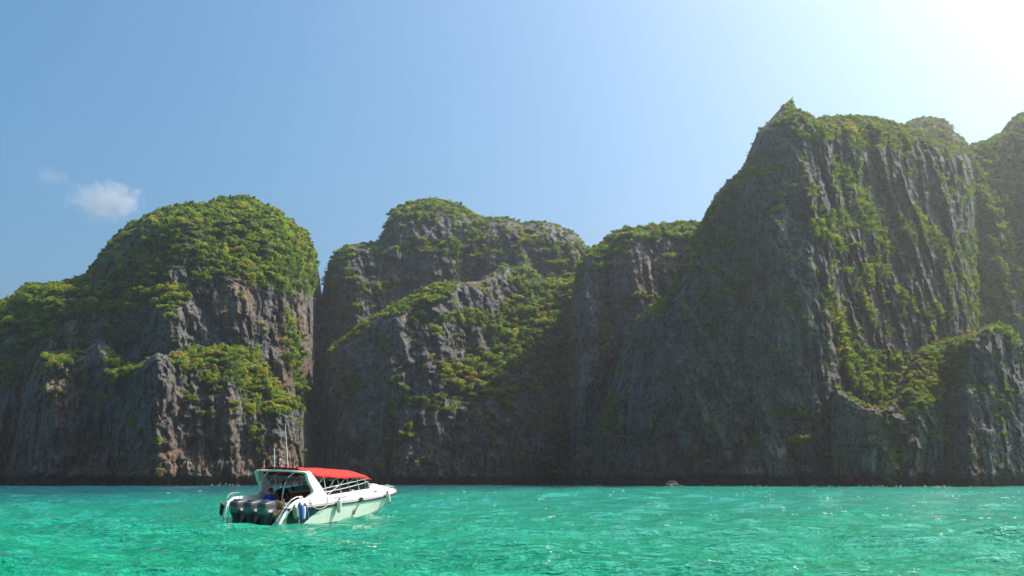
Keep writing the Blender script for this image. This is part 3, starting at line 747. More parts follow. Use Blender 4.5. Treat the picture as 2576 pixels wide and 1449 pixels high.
# single shrubs that stand out on the bare wall of the right crag
def trunk_mesh(seed):
    g = np.random.default_rng(seed)
    bm = bmesh.new()
    def limb(p0, p1, r0, r1, n=6, segs=3):
        p0 = Vector(p0); p1 = Vector(p1); ax = (p1 - p0).normalized()
        u = ax.orthogonal().normalized(); w = ax.cross(u)
        rings = []
        for k in range(segs + 1):
            t = k / segs; c = p0.lerp(p1, t) + Vector(g.normal(0, .025, 3)) * (t > 0) * (t < 1)
            r = r0 + (r1 - r0) * t
            rings.append([bm.verts.new(c + (u * math.cos(2 * math.pi * i / n) + w * math.sin(2 * math.pi * i / n)) * r) for i in range(n)])
        for a, b in zip(rings[:-1], rings[1:]):
            for i in range(n): bm.faces.new((a[i], a[(i + 1) % n], b[(i + 1) % n], b[i]))
    limb((0, .25, -.75), (0, -.05, -.15), .085, .06)
    for k in range(4):
        an = k * 1.57 + g.uniform(0, .8)
        limb((0, -.05, -.18), (.5 * math.cos(an), .5 * math.sin(an), .25 + g.uniform(0, .2)), .045, .015)
    me = bpy.data.meshes.new('trunk'); bm.to_mesh(me); bm.free()
    me.materials.append(BARK)
    return me
TRUNK = trunk_mesh(3)

WHERE = []
def shrub_label(px, py, r, k):
    if py < 420: h = 'near the crest'
    elif py < 560: h = 'on the upper wall'
    elif py < 800: h = 'half way up the wall'
    elif py < 1000: h = 'on the lower wall'
    else: h = 'just above the tide line'
    s = 'small' if r < 12 else ('large' if r > 21 else 'rounded')
    if px < 1800: x = 'at the left of the right crag'
    elif px < 1990: x = 'below the pointed horn'
    elif px < 2090: x = 'right of the pointed horn'
    elif px < 2200: x = 'left of the fluted recess'
    elif px < 2330: x = 'inside the fluted recess'
    else: x = 'near the far right wall'
    return s, h, x
seen = {}
Vd, PXd, PYd = SD['V'], SD['PX'], SD['PY']
for k, (px, py, r) in enumerate(SHRUB_SPOTS):
    i = np.argmin((PXd - px) ** 2 + (PYd - py) ** 2)
    p = Vd.reshape(-1, 3)[i].copy()
    R = r * p[1] / FPX
    e = empty('shrub', (p[0], p[1] - .45 * R, p[2]))
    e.scale = (R, R, R * .9)
    e.rotation_euler = (0, 0, random.uniform(-.6, .6))
    cr = link(bpy.data.objects.new('crown', CLUMPS[(0, 1, 5, 3, 2)[k % 5]]), e)
    cr.rotation_euler = (0, 0, random.uniform(0, 6.28))
    link(bpy.data.objects.new('trunk', TRUNK), e)
    s, h, x = shrub_label(px, py, r, k)
    key = (s, h, x); seen.setdefault(key, []).append((e, px, py))
for (s, h, x), lst in seen.items():
    lst.sort(key=lambda t: t[1])
    for j, (e, px, py) in enumerate(lst):
        n = len(lst)
        if n == 1: pos = ''
        else:
            o_ = ['leftmost', 'second from left', 'third from left', 'fourth from left', 'fifth from left', 'sixth from left'][j] if j < n - 1 else 'rightmost'
            pos = ', %s there' % o_
        tag(e, '%s shrub %s %s%s' % (s, h, x, pos), 'shrub', 'shrubs clinging to the right crag')

# the crooked horn on top of the right crag
tip = at(np.array(1990.0), np.array(243.0), float(Vd[-1][np.argmin(np.abs(PXd[-1] - 1985))][1]))
bm = bmesh.new(); bmesh.ops.create_cone(bm, cap_ends=True, segments=14, radius1=2.1, radius2=.10, depth=9.0)
bmesh.ops.subdivide_edges(bm, edges=bm.edges[:], cuts=3, use_grid_fill=True)
for v in bm.verts:
    t = (v.co.z + 4.5) / 9.0; k = 1 + .5 * float(fbm(v.co.x * .5 + 3, v.co.y * .5, v.co.z * .5, 2))
    v.co = Vector((v.co.x * k - 3.4 * (1 - t) + .8 * t * t, v.co.y * k, v.co.z - 4.5))
me = bpy.data.meshes.new('rock_horn'); bm.to_mesh(me); bm.free(); me.materials.append(ROCK)
horn = bpy.data.objects.new('rock_horn', me); horn.location = tip
link(horn, SD['obj'])
# ------------------------------------------------------------------ speedboat
def plain(name, col, rough=.5, spec=.5, metal=0.0, vary=.08, scale=3.0, coat=0.0, dirt=None):
    m, nt, out = mat(name)
    tc = N(nt, 'ShaderNodeTexCoord')
    n = noise(nt, tc.outputs['Object'], scale, 5, .6, .3)
    lo = tuple(max(0, c * (1 - vary * 1.6)) for c in col); hi = tuple(min(1, c * (1 + vary)) for c in col)
    c = ramp(nt, n, [(.3, lo), (.7, hi)])
    if dirt:
        d = noise(nt, mapping(nt, tc.outputs['Object'], (2.2, 2.2, .35)), 1.6, 6, .7, .5)
        c = mixc(nt, ramp(nt, d, [(.52, 0.0), (.74, dirt[1])]), c, dirt[0])
    b = N(nt, 'ShaderNodeBsdfPrincipled'); lk(nt, c, b.inputs['Base Color'])
    rr = ramp(nt, n, [(.3, max(.02, rough - .06)), (.7, min(1, rough + .08))]); lk(nt, rr, b.inputs['Roughness'])
    b.inputs['Specular IOR Level'].default_value = spec
    b.inputs['Metallic'].default_value = metal
    b.inputs['Coat Weight'].default_value = coat
    lk(nt, b.outputs[0], out.inputs['Surface'])
    return m
GEL = plain('white_gelcoat', (.70, .69, .64), .32, .5, vary=.04, scale=1.5, dirt=((.42, .36, .27), .35))
NAVY = plain('navy_rubber', (.022, .026, .055), .45)
STEEL = plain('stainless_tube', (.62, .62, .58), .28, .5, 0.75, .05)
REDC = plain('red_canvas', (.60, .028, .020), .8, .2, vary=.12, scale=2.2)
COWL = plain('dark_grey_cowl', (.050, .055, .062), .42, .5, vary=.06)
COWL2 = plain('light_grey_cowl', (.13, .14, .145), .45, .5, vary=.06)
BLACK = plain('black_plastic', (.012, .012, .014), .4)
LEGM = plain('blue_black_leg', (.030, .040, .048), .45)
MAROON = plain('brown_lining', (.30, .135, .10), .7, .3)
SOLE = plain('grey_sole', (.30, .31, .30), .7)
CUSH = plain('dark_red_cushion', (.16, .022, .018), .65)
MINT = plain('mint_paint', (.20, .52, .30), .4, dirt=((.16, .22, .12), .4))
TEALR = plain('grey_deck_box', (.52, .54, .50), .5)
TAN = plain('tan_rope', (.36, .24, .13), .9, .2, vary=.25, scale=9)
PALE = plain('pale_rope', (.55, .47, .33), .9, .2, vary=.2, scale=9)
FWHITE = plain('white_vinyl', (.72, .67, .60), .45, vary=.05, dirt=((.45, .38, .30), .3))
FBLUE = plain('blue_vinyl', (.02, .075, .36), .42, vary=.1)
FNAVY = plain('navy_vinyl', (.016, .028, .10), .42)
FBEIGE = plain('grimy_beige_vinyl', (.40, .33, .25), .55, vary=.1)
PINK = plain('red_pinstripe', (.50, .12, .10), .5)
OLIVE = plain('olive_emblem', (.10, .12, .035), .5, vary=.25, scale=8)
GREYT = plain('grey_lettering', (.34, .35, .36), .5)
DARKT = plain('dark_lettering', (.06, .08, .07), .5)
SILVT = plain('silver_lettering', (.55, .56, .56), .4)
BLUEF = plain('flag_blue', (.03, .04, .22), .8); WHITEF = plain('flag_white', (.75, .73, .72), .8); REDF = plain('flag_red', (.55, .03, .03), .8)
ORANGEM = plain('orange_garland', (.75, .22, .02), .8, vary=.3, scale=20)

def hull_material():
    m, nt, out = mat('hull_paint')
    tc = N(nt, 'ShaderNodeTexCoord'); ob = tc.outputs['Object']
    sep = N(nt, 'ShaderNodeSeparateXYZ'); lk(nt, ob, sep.inputs[0])
    u = math_n(nt, 'MULTIPLY', sep.outputs['Y'], .1)
    g = ramp(nt, u, [(.0, 0.0), (.132, 0.0), (.189, .36), (.25, .60), (.326, .73), (.448, .78), (1.0, .80)])
    dk = math_n(nt, 'GREATER_THAN', sep.outputs['Z'], g)
    n = noise(nt, ob, 2.0, 5, .65, .4)
    pale = ramp(nt, n, [(.3, (.50, .60, .49)), (.7, (.60, .66, .55))])
    st = noise(nt, mapping(nt, ob, (2.0, 2.0, .3)), 2.0, 5, .7, .3)
    pale = mixc(nt, ramp(nt, st, [(.55, 0.0), (.75, .4)]), pale, (.42, .44, .30))
    dark = ramp(nt, n, [(.3, (.003, .026, .027)), (.7, (.007, .042, .041))])
    c = mixc(nt, dk, pale, dark)
    low = math_n(nt, 'LESS_THAN', sep.outputs['Z'], -.02)
    c = mixc(nt, math_n(nt, 'MULTIPLY', low, .75), c, (.55, .50, .33))
    b = N(nt, 'ShaderNodeBsdfPrincipled'); lk(nt, c, b.inputs['Base Color']); b.inputs['Roughness'].default_value = .35; b.inputs['Specular IOR Level'].default_value = .3
    lk(nt, b.outputs[0], out.inputs['Surface'])
    return m
HULLM = hull_material()

def glass_material():
    m, nt, out = mat('tinted_glass')
    tc = N(nt, 'ShaderNodeTexCoord')
    n = noise(nt, tc.outputs['Object'], 2.0, 3)
    c = ramp(nt, n, [(.3, (.06, .16, .13)), (.7, (.09, .21, .17))])
    t = N(nt, 'ShaderNodeBsdfTransparent'); lk(nt, c, t.inputs['Color'])
    g = N(nt, 'ShaderNodeBsdfGlossy'); g.inputs['Roughness'].default_value = .06
    mx = N(nt, 'ShaderNodeMixShader'); mx.inputs[0].default_value = .10
    lk(nt, t.outputs[0], mx.inputs[1]); lk(nt, g.outputs[0], mx.inputs[2]); lk(nt, mx.outputs[0], out.inputs['Surface'])
    return m
GLASS = glass_material()

# boat frame: local x = starboard, y = forward, z = up
BO = Vector((-11.226, 39.773, 0.03))
BF = Vector((.40643684, .9128721, .03838781)); BS = Vector((.91353386, -.40526498, -.03487377)); BU = Vector((.01627806, -.04924255, .99865419))
BM = Matrix(((BS.x, BF.x, BU.x, BO.x), (BS.y, BF.y, BU.y, BO.y), (BS.z, BF.z, BU.z, BO.z), (0, 0, 0, 1)))
boat = empty('speedboat'); boat.matrix_world = BM
tag(boat, 'white and mint green speedboat with red canopy and three outboard motors', 'speedboat')

def bobj(name, bm, m, parent=None, smooth=True, ang=35, matrix=None):
    bmesh.ops.recalc_face_normals(bm, faces=bm.faces)
    me = bpy.data.meshes.new(name); bm.to_mesh(me); bm.free()
    if smooth:
        me.polygons.foreach_set('use_smooth', np.ones(len(me.polygons), bool))
        me.set_sharp_from_angle(angle=math.radians(ang))
    for mm in (m if isinstance(m, (list, tuple)) else [m]): me.materials.append(mm)
    o = bpy.data.objects.new(name, me)
    if matrix is not None: o.matrix_world = matrix
    return link(o, parent)

def tube(bm, pts, r, n=8, r1=None, closed=False):
    pts = [Vector(p) for p in pts]; rings = []
    for i, p in enumerate(pts):
        if closed: d = (pts[(i + 1) % len(pts)] - pts[i - 1])
        else: d = pts[min(i + 1, len(pts) - 1)] - pts[max(i - 1, 0)]
        d.normalize()
        ref = Vector((0, 0, 1)) if abs(d.z) < .9 else Vector((1, 0, 0))
        a = d.cross(ref).normalized(); b = d.cross(a)
        rr = r if r1 is None else r + (r1 - r) * i / (len(pts) - 1)
        rings.append([bm.verts.new(p + (a * math.cos(2 * math.pi * k / n) + b * math.sin(2 * math.pi * k / n)) * rr) for k in range(n)])
    rr_ = list(zip(rings[:-1], rings[1:])) + ([(rings[-1], rings[0])] if closed else [])
    for A, B in rr_:
        for k in range(n): bm.faces.new((A[k], A[(k + 1) % n], B[(k + 1) % n], B[k]))
    if not closed:
        bm.faces.new(rings[0][::-1]); bm.faces.new(rings[-1])

def box(bm, x0, x1, y0, y1, z0, z1, bev=0.0):
    r = bmesh.ops.create_cube(bm, size=1.0)
    vs = r['verts']
    for v in vs: v.co = Vector(((x0 + x1) / 2 + v.co.x * (x1 - x0), (y0 + y1) / 2 + v.co.y * (y1 - y0), (z0 + z1) / 2 + v.co.z * (z1 - z0)))
    if bev > 0:
        es = list({e for v in vs for e in v.link_edges})
        bmesh.ops.bevel(bm, geom=es, offset=bev, segments=2, affect='EDGES', profile=.5)

def prism(bm, poly, x0, x1, lean=0.0):
    """polygon in (y, z) pushed from x0 to x1"""
    w0 = min(p[1] for p in poly)
    A = [bm.verts.new((x0 - lean * (p[1] - w0), p[0], p[1])) for p in poly]; B = [bm.verts.new((x1 - lean * (p[1] - w0), p[0], p[1])) for p in poly]
    n = len(poly)
    fa = bm.faces.new(A); fb = bm.faces.new(B[::-1])
    for i in range(n): bm.faces.new((A[i], B[i], B[(i + 1) % n], A[(i + 1) % n]))
    return A + B

def loft(bm, rings, cap=True):
    vr = [[bm.verts.new(p) for p in r] for r in rings]
    n = len(vr[0])
    for A, B in zip(vr[:-1], vr[1:]):
        for k in range(n): bm.faces.new((A[k], A[(k + 1) % n], B[(k + 1) % n], B[k]))
    if cap:
        bm.faces.new(vr[0][::-1]); bm.faces.new(vr[-1])

def interp(tab):
    a = np.array(tab, float)
    return lambda x: float(np.interp(x, a[:, 0], a[:, 1]))
def smooth_interp(tab):
    a = np.array(tab, float); x, y = a[:, 0], a[:, 1]
    d = np.gradient(y, x)
    def f(t):
        t = min(max(t, x[0]), x[-1]); i = min(max(np.searchsorted(x, t) - 1, 0), len(x) - 2)
        h = x[i + 1] - x[i]; s = (t - x[i]) / h
        return float((2 * s ** 3 - 3 * s * s + 1) * y[i] + (s ** 3 - 2 * s * s + s) * h * d[i] + (-2 * s ** 3 + 3 * s * s) * y[i + 1] + (s ** 3 - s * s) * h * d[i + 1])
    return f
rb = smooth_interp([(-.4, 1.52), (.35, 1.57), (2, 1.62), (4, 1.62), (6, 1.55), (7.5, 1.38), (8.8, 1.12), (10, .76), (11, .38), (11.72, .05)])
rw = smooth_interp([(-.4, .84), (.35, .85), (2, .85), (4, .865), (6, .885), (7.5, .905), (8.8, .92), (10, .93), (11, .935), (11.72, .935)])
cb = smooth_interp([(.35, 1.47), (2, 1.52), (4, 1.52), (6, 1.42), (7.5, 1.20), (8.8, .86), (10, .42), (11, .13), (11.72, .02)])
cw = smooth_interp([(.35, -.06), (2, -.05), (4, -.03), (6, .03), (7.5, .11), (8.8, .22), (10, .42), (11, .66), (11.72, .86)])
kw = smooth_interp([(.35, -.5), (2, -.5), (4, -.5), (6, -.46), (7.5, -.40), (8.8, -.28), (10, -.02), (11, .52), (11.72, .88)])
topR = smooth_interp([(-.16, .24), (.2, .66), (.57, .98), (1.03, 1.17), (1.63, 1.21), (3.3, 1.25), (4.65, 1.30), (6.84, 1.37), (9.13, 1.33), (10.4, 1.21), (11.72, 1.04)])
topL = smooth_interp([(-.25, .46), (-.19, .86), (-.02, 1.03), (.23, 1.17), (.77, 1.22), (1.67, 1.25), (3.3, 1.27), (4.65, 1.30), (6.84, 1.37), (9.13, 1.33), (10.4, 1.21), (11.72, 1.04)])

# hull
bm = bmesh.new(); rows = []
for u in np.linspace(.35, 11.72, 46):
    R, Rw, c, cz, k = rb(u), rw(u), cb(u), cw(u), kw(u)
    half = [(0, k), (c * .5, k + (cz - k) * .46), (c, cz), (c + (R - c) * .42, cz + (Rw - cz) * .40), (c + (R - c) * .8, cz + (Rw - cz) * .75), (R, Rw)]
    sec = [(-x, z) for x, z in half[:0:-1]] + half
    rows.append([bm.verts.new((x, u, z)) for x, z in sec])
for A, B in zip(rows[:-1], rows[1:]):
    for i in range(len(A) - 1): bm.faces.new((A[i], A[i + 1], B[i + 1], B[i]))
bm.faces.new(rows[0])
bobj('hull', bm, HULLM, boat, ang=28)

# topsides: outer skin, flat coaming top, inner skin
def topside(side, top, u0):
    bm = bmesh.new(); rows = []
    us = np.concatenate([np.linspace(u0, 1.8, 16), np.linspace(2.0, 7.4, 24)])
    for u in us:
        R = rb(u) * 1.0; t = top(u)
        bot = rw(u) if u > .75 else min(rw(u), t - .10 - max(0, u + .1) * .06)
        bot = min(bot, t - .08)
        inn = bot - .02 if u < .35 else .10
        wd = float(np.interp(u, [.2, 1.4], [.12, .20]))
        rows.append([bm.verts.new((side * x, u, z)) for x, z in ((R + .004, bot), (R - .03, bot + (t - bot) * .55), (R - .05, t - .02), (R - .07, t), (R - wd, t), (R - wd - .02, t - .03), (R - wd - .03, inn))])
    for A, B in zip(rows[:-1], rows[1:]):
        for i in range(len(A)):
            j = (i + 1) % len(A)
            bm.faces.new((A[i], A[j], B[j], B[i]))
    bm.faces.new(rows[0]); bm.faces.new(rows[-1])
    return bobj('topside', bm, GEL, boat, ang=40)
topside(1, topR, -.16); topside(-1, topL, -.25)

# foredeck with the bow topsides
bm = bmesh.new(); rows = []
for u in np.linspace(7.4, 11.74, 22):
    R, t = rb(u), topR(u)
    sec = [(R + .004, rw(u)), (max(R - .05, .02), rw(u) + (t - rw(u)) * .6), (max(R - .10, .015), t), (R * .55, t + .035), (0, t + .05)]
    rows.append([bm.verts.new((-x, u, z)) for x, z in sec] + [bm.verts.new((x, u, z)) for x, z in sec[-2::-1]])
for A, B in zip(rows[:-1], rows[1:]):
    for i in range(len(A) - 1): bm.faces.new((A[i], A[i + 1], B[i + 1], B[i]))
bm.faces.new(rows[-1]); bm.faces.new(rows[0])
bobj('foredeck', bm, GEL, boat, ang=40)

# rubbing strake and pinstripe on both sides
for s in (1, -1):
    for nm, m_, dz, h, pr in (('rub_rail', NAVY, -.055, .085, .045), ('pinstripe', PINK, .047, .018, .012)):
        bm = bmesh.new(); rows = []
        for u in np.linspace(1.35, 11.78, 44):
            R = rb(u); z = rw(min(u, 11.72)) + dz
            rows.append([bm.verts.new((s * x, u, zz)) for x, zz in ((R - .02, z - h / 2), (R + pr, z - h * .3), (R + pr, z + h * .3), (R - .02, z + h / 2))])
        for A, B in zip(rows[:-1], rows[1:]):
            for i in range(4): bm.faces.new((A[i], A[(i + 1) % 4], B[(i + 1) % 4], B[i]))
        bm.faces.new(rows[0]); bm.faces.new(rows[-1])
        bobj(nm, bm, m_, boat)
    bm = bmesh.new(); rows = []
    for u in np.linspace(.36, 10.2, 36):
        c, z = cb(u), cw(u) + .05; R, Rw = rb(u), rw(u)
        f = .05 / (Rw - cw(u)); x = c + (R - c) * f * 1.05
        rows.append([bm.verts.new((s * (x + o_), u, z + d_)) for o_, d_ in ((-.01, -.014), (.010, -.014), (.014, .014), (-.01, .014))])
    for A, B in zip(rows[:-1], rows[1:]):
        for i in range(4): bm.faces.new((A[i], A[(i + 1) % 4], B[(i + 1) % 4], B[i]))
    bobj('boot_stripe', bm, DARKT, boat)
    # quarter blocks beside the motors
    bm = bmesh.new(); prism(bm, [(-.12, -.35), (.36, -.35), (.36, .34), (.05, .30), (-.12, .16)], s * 1.12, s * 1.50)
    bobj('quarter_block', bm, MINT, boat)

bm = bmesh.new(); box(bm, -1.36, 1.36, .36, 7.4, .02, .10); bobj('cockpit_sole', bm, SOLE, boat)
bm = bmesh.new(); box(bm, -1.36, 1.36, .30, .40, -.45, .62, .02); bobj('transom', bm, GEL, boat)
bm = bmesh.new(); box(bm, -.80, .30, .95, 1.32, .101, 1.07, .03); bobj('stern_locker', bm, TEALR, boat)
bm = bmesh.new(); box(bm, .52, .92, .95, 1.30, .101, 1.02, .03); bobj('stern_locker', bm, TEALR, boat)
for s in (1, -1):
    bm = bmesh.new(); box(bm, s * 1.22 - .012, s * 1.22 + .012, 2.2, 7.2, .101, 1.22); bobj('side_lining', bm, MAROON, boat)
for uu in (3.1, 4.1, 5.1, 6.0):
    bm = bmesh.new()
    for s in (1, -1):
        box(bm, min(s * .32, s * 1.18), max(s * .32, s * 1.18), uu - .22, uu + .22, .101, .50, .04)
        box(bm, min(s * .32, s * 1.18), max(s * .32, s * 1.18), uu - .30, uu - .20, .45, .92, .03)
    bobj('bench_seat', bm, CUSH, boat)
# helm console and windscreen
bm = bmesh.new(); prism(bm, [(6.5, .101), (7.3, .101), (7.3, 1.40), (6.9, 1.46), (6.5, 1.10)], -1.0, 1.0); bobj('helm_console', bm, GEL, boat)
bm = bmesh.new(); tube(bm, [(.35 + .2 * math.cos(a), 6.46, 1.12 + .2 * math.sin(a)) for a in np.linspace(0, 6.283, 15)[:-1]], .018, 6, closed=True); bobj('steering_wheel', bm, BLACK, boat)
bm = bmesh.new()
A = [bm.verts.new(p) for p in ((-1.12, 7.35, 1.40), (1.12, 7.35, 1.40), (.98, 7.05, 1.80), (-.98, 7.05, 1.80))]; bm.faces.new(A)
bmesh.ops.solidify(bm, geom=bm.faces[:], thickness=.012)
ws = bobj('windscreen', bm, GLASS, boat)
bm = bmesh.new(); tube(bm, [(-1.13, 7.36, 1.38), (-.99, 7.05, 1.81), (.99, 7.05, 1.81), (1.13, 7.36, 1.38)], .022, 6); bobj('frame', bm, STEEL, ws)
# deck hatch raised in front of the windscreen
bm = bmesh.new(); prism(bm, [(8.35, 1.38), (9.45, 1.36), (9.35, 1.39), (8.62, 1.53), (8.50, 1.53)], -.55, .55); bobj('deck_hatch', bm, GEL, boat)

# arch
archR = [(1.63, 2.30), (1.71, 2.11), (1.85, 1.85), (2.03, 1.66), (2.14, 1.48), (1.99, 1.34), (1.70, 1.215), (3.15, 1.262), (2.59, 1.78), (2.10, 2.21), (1.96, 2.30)]
bm = bmesh.new(); rings = []
for t in np.linspace(-1, 1, 25):
    x = 1.475 * t; dropz = -.05 * max(0, (abs(t) - .9) / .1) ** 2
    zc = 2.325 + .045 * (1 - t * t) + dropz
    rings.append([(x, yy, zc + zz) for yy, zz in ((1.62, -.035), (1.66, -.055), (1.97, -.055), (2.02, -.03), (2.02, .02), (1.97, .045), (1.68, .045), (1.62, .02))])
loft(bm, rings); arch = bobj('arch', bm, GEL, boat)
for s in (1, -1):
    bm = bmesh.new(); prism(bm, archR, s * 1.40, s * 1.545, lean=s * .07)
    bmesh.ops.bevel(bm, geom=[e for e in bm.edges if len(e.link_faces) == 2 and e.calc_face_angle(0) > .6], offset=.018, segments=2, affect='EDGES')
    bobj('arch_leg', bm, GEL, arch, ang=45)

# canopy
ce = smooth_interp([(1.72, 2.33), (2.25, 2.24), (2.96, 2.14), (3.97, 2.06), (5.0, 2.03), (6.1, 2.02), (6.8, 1.97), (7.5, 1.84), (7.72, 1.83)])
cr = smooth_interp([(1.72, 2.53), (2.4, 2.52), (3.3, 2.45), (3.55, 2.43), (3.8, 2.44), (5.0, 2.37), (6.45, 2.26), (7.1, 2.14), (7.45, 1.96), (7.72, 1.86)])
chw = smooth_interp([(1.72, 1.46), (3.0, 1.45), (5.0, 1.41), (6.6, 1.26), (7.4, 1.06), (7.72, .98)])
us = np.linspace(1.72, 7.72, 61); ts = np.linspace(-1, 1, 33)
U, T = np.meshgrid(us, ts, indexing='ij')
E_ = np.vectorize(ce)(U); R_ = np.vectorize(cr)(U); H_ = np.vectorize(chw)(U)
Zc = E_ + (R_ - E_) * (1 - np.abs(T) ** 2.6)
sag = .5 - .5 * np.cos((U - 2.2) * 2 * math.pi / 1.02)
Zc -= .028 * sag * (1 - np.abs(T) ** 4) * (U > 2.2)
wr = fbm(U * 1.3, T * 3.0 + U * .8, U * 0, 3)
Zc += .045 * wr * (.25 + np.abs(T) ** 2) + .02 * np.sin(U * 5 + T * 4) * np.abs(T) ** 3
co = np.stack([H_ * T, U, Zc], -1)
me = fast_mesh('canopy', co, grid_quads(*U.shape)); me.materials.append(REDC)
cano = link(bpy.data.objects.new('canopy', me), boat)
sm = cano.modifiers.new('thick', 'SOLIDIFY'); sm.thickness = .02; sm.offset = -1
for s in (1, -1):
    bm = bmesh.new(); rows = []
    for u in np.linspace(1.95, 7.5, 50):
        x = s * (chw(u) + .008); z = ce(u) + .004; d = .065 + .02 * math.sin(u * 3.1) + .012 * math.sin(u * 11)
        rows.append([bm.verts.new(p) for p in ((x, u, z), (x + s * .014, u, z - d * .5), (x + s * .004, u, z - d), (x - s * .012, u, z - d), (x - s * .012, u, z))])
    for A, B in zip(rows[:-1], rows[1:]):
        for i in range(5): bm.faces.new((A[i], A[(i + 1) % 5], B[(i + 1) % 5], B[i]))
    bobj('valance', bm, REDC, cano)

# tube frame carrying the canopy, the side rails and the tinted side windows
upz = interp([(2.9, 1.55), (4.69, 1.70), (6.5, 1.83), (7.2, 1.86)]); loz = interp([(2.9, 1.38), (4.71, 1.50), (6.51, 1.65), (7.2, 1.71)])
vside = interp([(2.9, 1.40), (5.0, 1.37), (6.5, 1.24), (7.2, 1.12)])
for s in (1, -1):
    for f in (upz, loz):
        bm = bmesh.new(); tube(bm, [(s * vside(u), u, f(u)) for u in np.linspace(2.85 if f is upz else 3.05, 7.2, 12)], .019, 7)
        bobj('side_rail', bm, STEEL, boat)
    for u0, dz in ((2.98, .42), (4.02, .62), (4.88, .55), (5.76, .48), (6.6, .40)):
        bm = bmesh.new(); tube(bm, [(s * (chw(u0) - .03), u0, ce(u0) - .02), (s * vside(u0 + dz * .8), u0 + dz * .8, topR(u0 + dz) - .01)], .020, 7); bobj('canopy_post', bm, STEEL, boat)
        bm = bmesh.new(); tube(bm, [(s * (chw(u0) - .03), u0 - .06, ce(u0) - .02), (s * (vside(u0) - .02), u0 - .46 * (1 if u0 < 6 else .7), upz(max(u0 - .46, 2.9)) + .01)], .019, 7); bobj('canopy_brace', bm, STEEL, boat)
    for u0 in (4.35, 6.05, 7.15):
        bm = bmesh.new(); tube(bm, [(s * vside(u0), u0, loz(u0)), (s * (vside(u0) + .01), u0 + .12, topR(u0) - .01)], .019, 7); bobj('rail_post', bm, STEEL, boat)
    bm = bmesh.new(); tube(bm, [(s * 1.43, 3.32, 1.26), (s * 1.39, 4.28, 1.67)], .018, 7); bobj('rail_stay', bm, STEEL, boat)
    bm = bmesh.new()
    ul = np.linspace(3.1, 7.2, 12); A = [bm.verts.new((s * (vside(u) - .03), u, topR(u) - .02)) for u in ul]; B = [bm.verts.new((s * (vside(u) - .03), u, loz(u) - .01)) for u in ul]
    for i in range(11): bm.faces.new((A[i], A[i + 1], B[i + 1], B[i]))
    bmesh.ops.solidify(bm, geom=bm.faces[:], thickness=.01)
    bobj('side_window', bm, GLASS, boat)
# canopy bows under the cloth
for u0 in (2.98, 4.02, 4.88, 5.76, 6.6):
    bm = bmesh.new(); tube(bm, [(chw(u0) * t * .98, u0, ce(u0) + (cr(u0) - ce(u0)) * (1 - abs(t) ** 2.6) - .075) for t in np.linspace(-1, 1, 15)], .016, 6); bobj('canopy_bow', bm, STEEL, boat)
# curved grab posts at the stern
for x0, x1 in ((-1.03, -.83), (.33, .60)):
    bm = bmesh.new()
    tube(bm, [(x0, 1.45, .11), (x0, 1.45, 1.1), (x0 + .03, 1.46, 1.5), (x0 + .09, 1.5, 1.86), (x0 + .16, 1.58, 2.08), (x1 + .10, 1.72, 2.31)], .032, 8); bobj('grab_post', bm, STEEL, boat)
# stern rails
for s, top in ((1, topR), (-1, topL)):
    bm = bmesh.new()
    if s < 0: pts = [(-1.50, -.12, .98), (-1.50, -.03, 1.20), (-1.50, .10, 1.34), (-1.48, .30, 1.38), (-1.48, .75, 1.38), (-1.47, .82, 1.23)]
    else: pts = [(1.34, -.14, .30), (1.36, .1, .62), (1.38, .42, .98), (1.39, .75, 1.20), (1.40, 1.05, 1.29), (1.41, 1.45, 1.30), (1.42, 1.52, 1.20)]
    tube(bm, pts, .024, 8); bobj('stern_rail', bm, STEEL, boat)
bm = bmesh.new(); tube(bm, [(1.24, -.16, .22), (1.26, .12, .56), (1.28, .45, .92), (1.30, .8, 1.14)], .016, 8); bobj('stern_rail', bm, STEEL, boat)
# bow rail
bm = bmesh.new()
pts = [(s * max(rb(u) - .14, .03), u, topR(u) + .13) for s, ul in ((-1, np.linspace(9.3, 11.3, 9)), (1, np.linspace(11.3, 9.3, 9))) for u in ul]
tube(bm, pts, .020, 7)
br = bobj('bow_rail', bm, STEEL, boat)
for s in (-1, 1):
    for u in (9.35, 10.1, 10.8, 11.25):
        bm = bmesh.new(); x = s * max(rb(u) - .14, .03); tube(bm, [(x, u, topR(u) - .01), (x, u, topR(u) + .13)], .016, 6); bobj('stanchion', bm, STEEL, br)
# boarding ladder under the port quarter
bm = bmesh.new()
for x in (-1.50, -1.25): tube(bm, [(x, -.16, .50), (x - .01, -.22, .2), (x - .02, -.28, -.25)], .016, 6)
for z in (.10, -.12): box(bm, -1.51, -1.26, -.27, -.20, z - .02, z + .02)
bobj('boarding_ladder', bm, BLACK, boat)
# vents, cleats
for u, z in ((1.85, .965), (7.55, 1.22)):
    for s in (1, -1):
        bm = bmesh.new(); box(bm, s * (rb(u) - .035) - .02, s * (rb(u) - .035) + .025, u - .12, u + .12, z - .018, z + .018, .005); bobj('hull_vent', bm, BLACK, boat)
for u in (1.3, 5.4, 9.6):
    for s in (1, -1):
        bm = bmesh.new(); x = s * (rb(u) - .17); tube(bm, [(x, u - .1, topR(u) + .05), (x, u + .1, topR(u) + .05)], .018, 6); tube(bm, [(x, u, topR(u) - .01), (x, u, topR(u) + .05)], .018, 6); bobj('cleat', bm, STEEL, boat)

